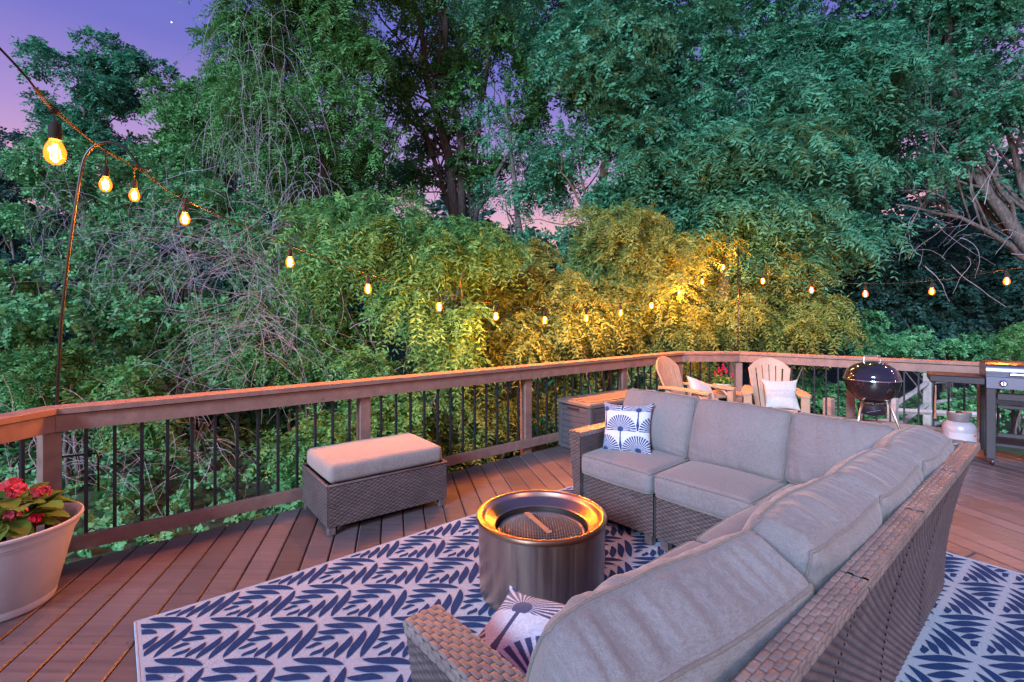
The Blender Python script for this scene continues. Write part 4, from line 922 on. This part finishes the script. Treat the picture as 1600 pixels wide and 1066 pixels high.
def potplant(parent, cx, cy, z0, R, H, nleafs, ls, seed, flowers, lm=LF_POT, pets=(PETAL, PETAL2), spikes=False):
    rng = RS(seed); m = MB(); st = MB()
    for k in range(nleafs):
        a = rng.uniform(0, 2*pi); rr = R*rng.uniform(0, 1)**.6; h = H*rng.uniform(.15, 1)*(1-.35*(rr/R)**2); p = np.array([cx+rr*cos(a), cy+rr*sin(a), z0+h]); d = np.array([cos(a), sin(a), rng.uniform(-.1, .7)])+rng.normal(0, .35, 3)
        L = ls*rng.uniform(.6, 1.2); bigleaf(m, p, d, (0, 0, 1), L, L*.36)
        st.tube([(cx+rr*.3*cos(a), cy+rr*.3*sin(a), z0-.02), (cx+rr*.7*cos(a), cy+rr*.7*sin(a), z0+h*.6), p], .003, 4)
    o = m.build('foliage', lm, parent, smooth='full')
    st.build('stem', LF_GREEN, parent, smooth='full')
    for (fx, fy, fz, fr, mi) in flowers:
        f = MB(); nb = 26 if not spikes else 16
        for k in range(nb):
            d = nrm(rng.normal(0, 1, 3)+[0, 0, .5]); c = np.array([cx+fx, cy+fy, z0+fz])+d*fr*rng.uniform(.3, .8)*([.9, .9, .5] if not spikes else [.35, .35, 1.5])
            for q in range(4): a = q*pi/2+rng.rand(); dd = nrm(d*.5+nrm(np.cross(d, [cos(a), sin(a), .3]))); bigleaf(f, c, dd, d, fr*.42, fr*.17, 0, .4, .15)
        f.build('flower', pets[mi], parent, smooth='full')
potplant(pt_, 0, 0, .37, .19, .17, 120, .12, 8, [(.05, .02, .20, .06, 0), (-.04, -.04, .2, .055, 0), (.13, -.06, .12, .05, 0), (.20, -.03, .08, .035, 1), (.11, .09, .17, .05, 0), (-.05, .10, .19, .07, 0), (-.12, -.02, .13, .06, 1)])
MB().box((.16, -.10, .40), (.05, .002, .05), 0, Rz(.6) @ Rx(.3)).build('plant_tag', LABELW, pt_); MB().box((.21, -.02, .385), (.03, .002, .06), 0, Rz(.9) @ Rx(.4)).build('plant_tag', LABELW, pt_)
# ================================================================ ADIRONDACK CHAIRS
def adirondack(label, loc, rz, group):
    t = thing('adirondack_chair', label, 'chair', loc, rz, group)
    # back: fan shaped shell with five slots, facing -y
    nx, nz_ = 66, 60; b0, b1 = np.array([0, .10, .28]), np.array([0, .36, .915]); V, idx, Fc = [], -np.ones((nx, nz_), int), []
    def okp(a, t_):
        hw = .17+.10*t_**.8; x = (a*2-1)*hw; zt = 1-.20*(abs(a*2-1))**2.2; return x, t_*zt
    P = np.zeros((nx, nz_, 3))
    for i in range(nx):
        for j in range(nz_):
            a, t_ = i/(nx-1), j/(nz_-1); x, tt = okp(a, t_); c = b0+(b1-b0)*tt; P[i, j] = (x, c[1]+.035*(1-(a*2-1)**2), c[2])
    vid = np.arange(nx*nz_).reshape(nx, nz_)
    for i in range(nx-1):
        for j in range(nz_-1):
            a, t_ = (i+.5)/(nx-1), (j+.5)/(nz_-1); slot = any(abs(a-q) < .011 for q in (1/6, 2/6, 3/6, 4/6, 5/6)) and .10 < t_ < .86
            if not slot: Fc.append((vid[i, j], vid[i+1, j], vid[i+1, j+1], vid[i, j+1]))
    m = MB(); m.add(P.reshape(-1, 3), Fc); o = m.build('backrest', TAN, t, smooth=40); md = o.modifiers.new('solid', 'SOLIDIFY'); md.thickness = .022; md.offset = 0
    m = MB()
    for k in range(6):
        f = k/5; y = -.36+.50*f; z = .385-.10*f+.01*math.cos(f*pi); m.box((0, y, z), (.50, .088, .022), 0, Rx(-.19), .006)
    m.box((0, -.405, .36), (.50, .022, .065), 0, bev=.008); m.build('seat', TAN, t, smooth=40)
    for s in (-1, 1):
        m = MB(); pr = [(-.44, .585), (-.30, .60), (.0, .60), (.22, .595)]
        n = 24; V = []
        for i in range(n):
            f = i/(n-1); y = -.45+.70*f; w = .075-.035*f**1.5; w *= min(1, .55+6*f) if f < .1 else 1
            for dx, dz in ((-w, 0), (-w, .02), (-w*.7, .026), (w*.7, .026), (w, .02), (w, 0)): V.append((s*(.335-.05*f)+dx, y, .555+.012*sin(f*pi)+dz))
        m.add(V, [(i*6+k, i*6+(k+1) % 6, (i+1)*6+(k+1) % 6, (i+1)*6+k) for i in range(n-1) for k in range(6)]+[tuple(range(6))[::-1], tuple((n-1)*6+k for k in range(6))]); m.build('armrest', TAN, t, smooth=35)
        m = MB(); m.box((s*.325, -.395, .278), (.035, .085, .554), 0, bev=.01); m.tube([(s*.325, -.36, .48), (s*.315, -.30, .54), (s*.31, -.22, .555)], .018, 6); m.box((s*.325, -.437, .278), (.10, .018, .554), 0, bev=.008); m.build('leg', TAN, t, smooth=35)
        m = MB(); m.beam((s*.265, -.40, .33), (s*.25, .42, .03), .03, .085, 0, .01); m.beam((s*.26, .12, .30), (s*.27, .14, .58), .03, .07, 0, .008); m.build('leg', TAN, t, smooth=35)
    return t
ad1 = adirondack('tan plastic Adirondack chair turned right toward the potted salvia', (2.14, 5.98, 0), radians(40), 'tan Adirondack chairs')
ad2 = adirondack('tan plastic Adirondack chair facing forward between potted salvia and kettle grill', (3.04, 5.78, 0), radians(-22), 'tan Adirondack chairs')
def stripes(U, V):
    out = np.ones(U.shape+(3,))*.42; k = (np.abs(V) < .28); s = (np.sin(V*70) > .2) & k & (np.sin(U*90+np.round(V*11)) > -.2); out[s] = (.17, .17, .22); return out
def flatw(U, V): return np.ones(U.shape+(3,))*.42
ad1.scale = (.88, .95, 1); ad2.scale = (.86, .95, 1)
pillow('chair_pillow', .33, .12, PILP, (2.25, 5.84, .54), Rz(radians(38)) @ Rx(-.75) @ Ry(.5), flatw, 'plain white pillow tilted on the left tan chair', 60)
pillow('chair_pillow', .34, .12, PILP, (3.06, 5.62, .535), Rz(radians(-20)) @ Rx(-.45) @ Ry(-.03), stripes, 'white pillow with grey stitched stripes on the right tan chair', 120)
st_ = thing('side_table', 'small tan plastic side table between the two tan chairs', 'side table', (2.66, 6.20, 0), radians(10))
m = MB()
for k in range(5): m.box((0, -.17+k*.085, .46), (.46, .078, .02), 0, bev=.005)
m.box((0, 0, .445), (.44, .40, .015), 0, bev=.004); m.build('table_top', TAN, st_)
for sx in (-1, 1):
    for sy in (-1, 1): MB().tube([(sx*.20, sy*.17, .45), (sx*.225, sy*.19, .41), (sx*.235, sy*.20, .25), (sx*.24, sy*.205, .0)], [.022, .024, .022, .02], 8).build('leg', TAN, st_, smooth='full')
pp_ = thing('potted_salvia', 'small grey pot of red salvia on the side table', 'potted plant', (2.64, 6.17, .472))
MB().lathe([(0, 0), (.07, 0), (.075, .01), (.095, .10), (.102, .105), (.102, .118), (.094, .12), (.088, .10), (.0, .095)], n=32, sx=1.15).build('pot', POT2, pp_)
potplant(pp_, 0, 0, .11, .10, .10, 90, .05, 12, [(-.06, .0, .17, .035, 1), (.0, .02, .20, .038, 1), (-.03, .0, .14, .035, 0), (.035, .0, .17, .034, 1), (.11, .0, .11, .03, 1), (-.10, .0, .12, .028, 0)], LF_POT, (PETAL2, PETAL2), True)
# ================================================================ KETTLE GRILL
kx, ky, kz, kr = 4.08, 5.6, .72, .272
kg = thing('kettle_grill', 'glossy black kettle charcoal grill on three aluminium legs near the far railing', 'grill', (kx, ky, 0))
MB().lathe([(.03, kz-.27), (.08, kz-.265), (.15, kz-.238), (.205, kz-.185), (.243, kz-.12), (.262, kz-.055), (kr-.006, kz-.004), (kr-.006, kz+.002)], n=72).build('bowl', ENAMEL, kg, smooth='full')
lid = MB().lathe([(kr-.002, kz-.006), (kr+.003, kz+.0), (kr+.003, kz+.008), (kr-.004, kz+.012), (kr-.010, kz+.045), (kr-.03, kz+.09), (kr-.065, kz+.13), (kr-.115, kz+.163), (kr-.18, kz+.186), (kr-.24, kz+.194), (0.001, kz+.195)], n=72).build('lid', ENAMEL, kg, smooth='full')
MB().lathe([(kr-.004, kz-.012), (kr+.006, kz-.008), (kr+.007, kz+.003), (kr-.004, kz+.008)], n=72).build('rim_band', CHROME, lid, smooth='full')
ha = radians(-10); hd = np.array([cos(ha), sin(ha), 0])
m = MB(); m.tube([-hd*.085+[0, 0, kz+.182], -hd*.082+[0, 0, kz+.245], -hd*.07+[0, 0, kz+.252]], .0045, 6); m.tube([hd*.085+[0, 0, kz+.182], hd*.082+[0, 0, kz+.245], hd*.07+[0, 0, kz+.252]], .0045, 6); m.beam(-hd*.085+[0, 0, kz+.256], hd*.085+[0, 0, kz+.256], .03, .016, 0, .005); m.build('handle', ALU, lid)
m = MB(); m.lathe([(0, kz+.192), (.04, kz+.192), (.042, kz+.196), (0, kz+.198)], c=(.09, -.06, -.010), n=20); m.build('vent', CHROME, lid)
for a in (200, 320, 80):
    a = radians(a); r0, r1 = .15, .30; MB().tube([(r0*cos(a), r0*sin(a), kz-.235), (r1*cos(a), r1*sin(a), .02 if a < 3.4 or 1 else 0)], .0135, 10).build('leg', ALU, kg, smooth='full')
m = MB(); m.lathe([(.105, kz-.31), (.115, kz-.262), (.117, kz-.255), (.11, kz-.26), (.1, kz-.31), (.0, kz-.315)], n=36); m.build('ash_collar', ALU, kg)
m = MB(); m.lathe([(.0, kz-.40), (.11, kz-.395), (.135, kz-.36), (.135, kz-.29), (.13, kz-.285)], n=40); m.build('ash_catcher', DKMET, kg)
m = MB(); m.beam((-.13, -.10, kz-.27), (-.06, -.15, kz-.25), .02, .01); m.tube([(-.14, -.11, kz-.36), (-.02, -.16, kz-.325)], .004, 6); m.build('vent_lever', CHROME, kg)
m = MB()
for k in range(14): a = radians(180+k*13); m.box((.119*cos(a), .119*sin(a), kz-.272), (.006, .006, .012), 0)
m.build('vent_slot', DKMET, kg)
# ================================================================ GAS GRILL
gg = thing('gas_grill', 'stainless and black gas grill with folding side shelf at the right edge of the deck', 'grill', (4.60, 4.80, 0), radians(-37))
def prof_ext(m, prof, x0, x1, mi=0, caps=True):
    n = len(prof); V = [(x0, y, z) for y, z in prof]+[(x1, y, z) for y, z in prof]; m.add(V, [(i, n+i, n+(i+1) % n, (i+1) % n) for i in range(n)]+([tuple(range(n)), tuple(range(2*n-1, n-1, -1))] if caps else []), mi)
gx1 = 1.0
m = MB(); prof = [(-.03, .855), (-.035, .90), (-.03, .935), (-.005, .968), (.04, .985), (.10, .99), (.33, .99), (.38, .975), (.40, .94), (.40, .855)]; prof_ext(m, prof, 0, gx1); m.build('lid', STEELP, gg, smooth=30)
m = MB(); m.tube([(.16, -.085, .885), (.9, -.085, .885)], .011, 10); m.build('handle', CHROME, gg); 
for hx_ in (.185, .88): MB().box((hx_, -.055, .888), (.045, .05, .035), 0, bev=.008).build('handle_mount', LABELW, gg)
m = MB(); prof_ext(m, [(-.055, .745), (-.05, .852), (.0, .853), (.40, .853), (.40, .74)], 0, gx1); m.build('control_panel', STEELP, gg, smooth=30)
for kx_ in (.115, .36, .6, .84):
    kn = MB().lathe([(.03, 0), (.032, .006), (.026, .010), (.023, .03), (.019, .034), (0, .034)], c=(kx_, -.054, .797), n=24, R=Rx(pi/2)).build('knob', CHROME, gg)
    MB().box((kx_, -.092, .797), (.006, .012, .036), 0, bev=.002).build('pointer', DKMET, kn)
for lx, ly in ((.035, -.01), (.035, .37), (gx1-.035, -.01), (gx1-.035, .37)):
    MB().box((lx, ly, .405), (.07, .05, .68), 0, bev=.004).build('leg', DKMET, gg)
    ca = MB(); ca.lathe([(0, -.011), (.03, -.011), (.034, -.006), (.034, .006), (.03, .011), (0, .011)], c=(lx+.012, ly, .034), n=20, R=Ry(pi/2)); ca.box((lx, ly, .07), (.04, .035, .012)); ca.beam((lx-.01, ly, .07), (lx+.01, ly+.01, .04), .034, .006)
    ca = ca.build('caster', DKMET, gg); MB().beam((lx-.02, ly-.02, .062), (lx+.05, ly-.04, .05), .025, .006, 0, .002).build('brake_lever', CHROME, ca)
m = MB(); m.box((gx1/2, -.01, .665), (gx1-.16, .03, .06), 0, bev=.003); m.box((gx1/2, -.01, .57), (gx1-.16, .03, .03), 0, bev=.003); m.box((gx1/2, .37, .6), (gx1-.16, .03, .12), 0, bev=.003); m.box((gx1/2, .18, .20), (gx1-.1, .38, .03), 0, bev=.004); m.box((gx1/2, -.01, .3), (gx1-.16, .02, .04), 0, bev=.004); m.build('cart_frame', DKMET, gg)
MB().box((.315, -.03, .66), (.05, .006, .03), 0).build('warning_sticker', RED, gg)
MB().box((.30, .18, .76), (.1, .1, .06), 0, bev=.01).build('grease_cup', CHROME, gg)
m = MB(); m.box((-.215, .14, .835), (.41, .40, .018), 0, bev=.006); m.box((-.215, -.055, .805), (.41, .02, .066), 0, bev=.006); m.box((-.415, .14, .805), (.012, .40, .05), 0, bev=.004); m.build('side_shelf', DKMET, gg)
m = MB(); m.beam((-.40, -.04, .76), (-.37, -.03, .80), .02, .04); m.build('shelf_hook', DKMET, gg)
m = MB(); m.tube([(-.37, -.05, .74), (-.372, -.05, .52)], .006, 8); m.tube([(-.372, -.05, .64), (-.375, -.05, .42)], .009, 8); m.tube([(-.372, -.05, .46), (-.376, -.05, .40)], .012, 8); bb = m.build('grill_brush', ALU, None); 
bb.location = gg.location; bb.rotation_euler = gg.rotation_euler; tag(bb, 'long thin metal grilling tool hanging from the side shelf', 'grill tool')
pt = thing('propane_tank', 'white propane tank with grey collar on the deck below the grill side shelf', 'propane tank', (4.55, 5.03, 0), radians(-5))
MB().lathe([(.0, .03), (.10, .035), (.14, .06), (.153, .10), (.155, .12), (.155, .30), (.15, .335), (.13, .37), (.09, .395), (.04, .405), (0, .406)], n=48).build('tank_body', TANKW, pt, smooth='full')
m = MB(); m.lathe([(.10, .0), (.105, .0), (.105, .05), (.10, .05)], n=32); m.build('foot_ring', TANKW, pt)
m = MB(); m.surf(lambda U, V: np.stack([(.10+.012*V)*np.cos(U), (.10+.012*V)*np.sin(U), .385+V*.10*(1+.0*U)], -1), 30, 6, 0, None, (radians(150), radians(395)), (0, 1)); o = m.build('collar', TANKG, pt, smooth='full'); md = o.modifiers.new('s', 'SOLIDIFY'); md.thickness = .006
m = MB(); m.tube([(0, 0, .40), (0, 0, .46)], .018, 10); m.lathe([(0, -.012), (.03, -.012), (.03, .012), (0, .012)], c=(0, 0, .475), n=12); m.build('valve', CHROME, pt)
m = MB()
m.surf(lambda U, V: np.stack([.1565*np.cos(U), .1565*np.sin(U), .16+V], -1), 24, 6, 0, None, (radians(200), radians(310)), (0, .12)); m.build('label_wrap', LABELW, pt)
m = MB(); m.surf(lambda U, V: np.stack([.158*np.cos(U), .158*np.sin(U), .25+V], -1), 12, 3, 0, None, (radians(285), radians(303)), (0, .02)); m.build('red_sticker', RED, pt)
pt.scale = (.88, .88, .95)
# evening star
MB().lathe([(0, -.5), (.35, -.35), (.5, 0), (.35, .35), (0, .5)], n=10).build('star', emis('starlight', (1, .93, .85), 3), loc=at(268, 35, 420))
tag(bpy.data.objects['star'], 'bright evening star in the violet sky at upper left', 'star')
print('leaves', NLEAF, 'objects', len(bpy.data.objects))
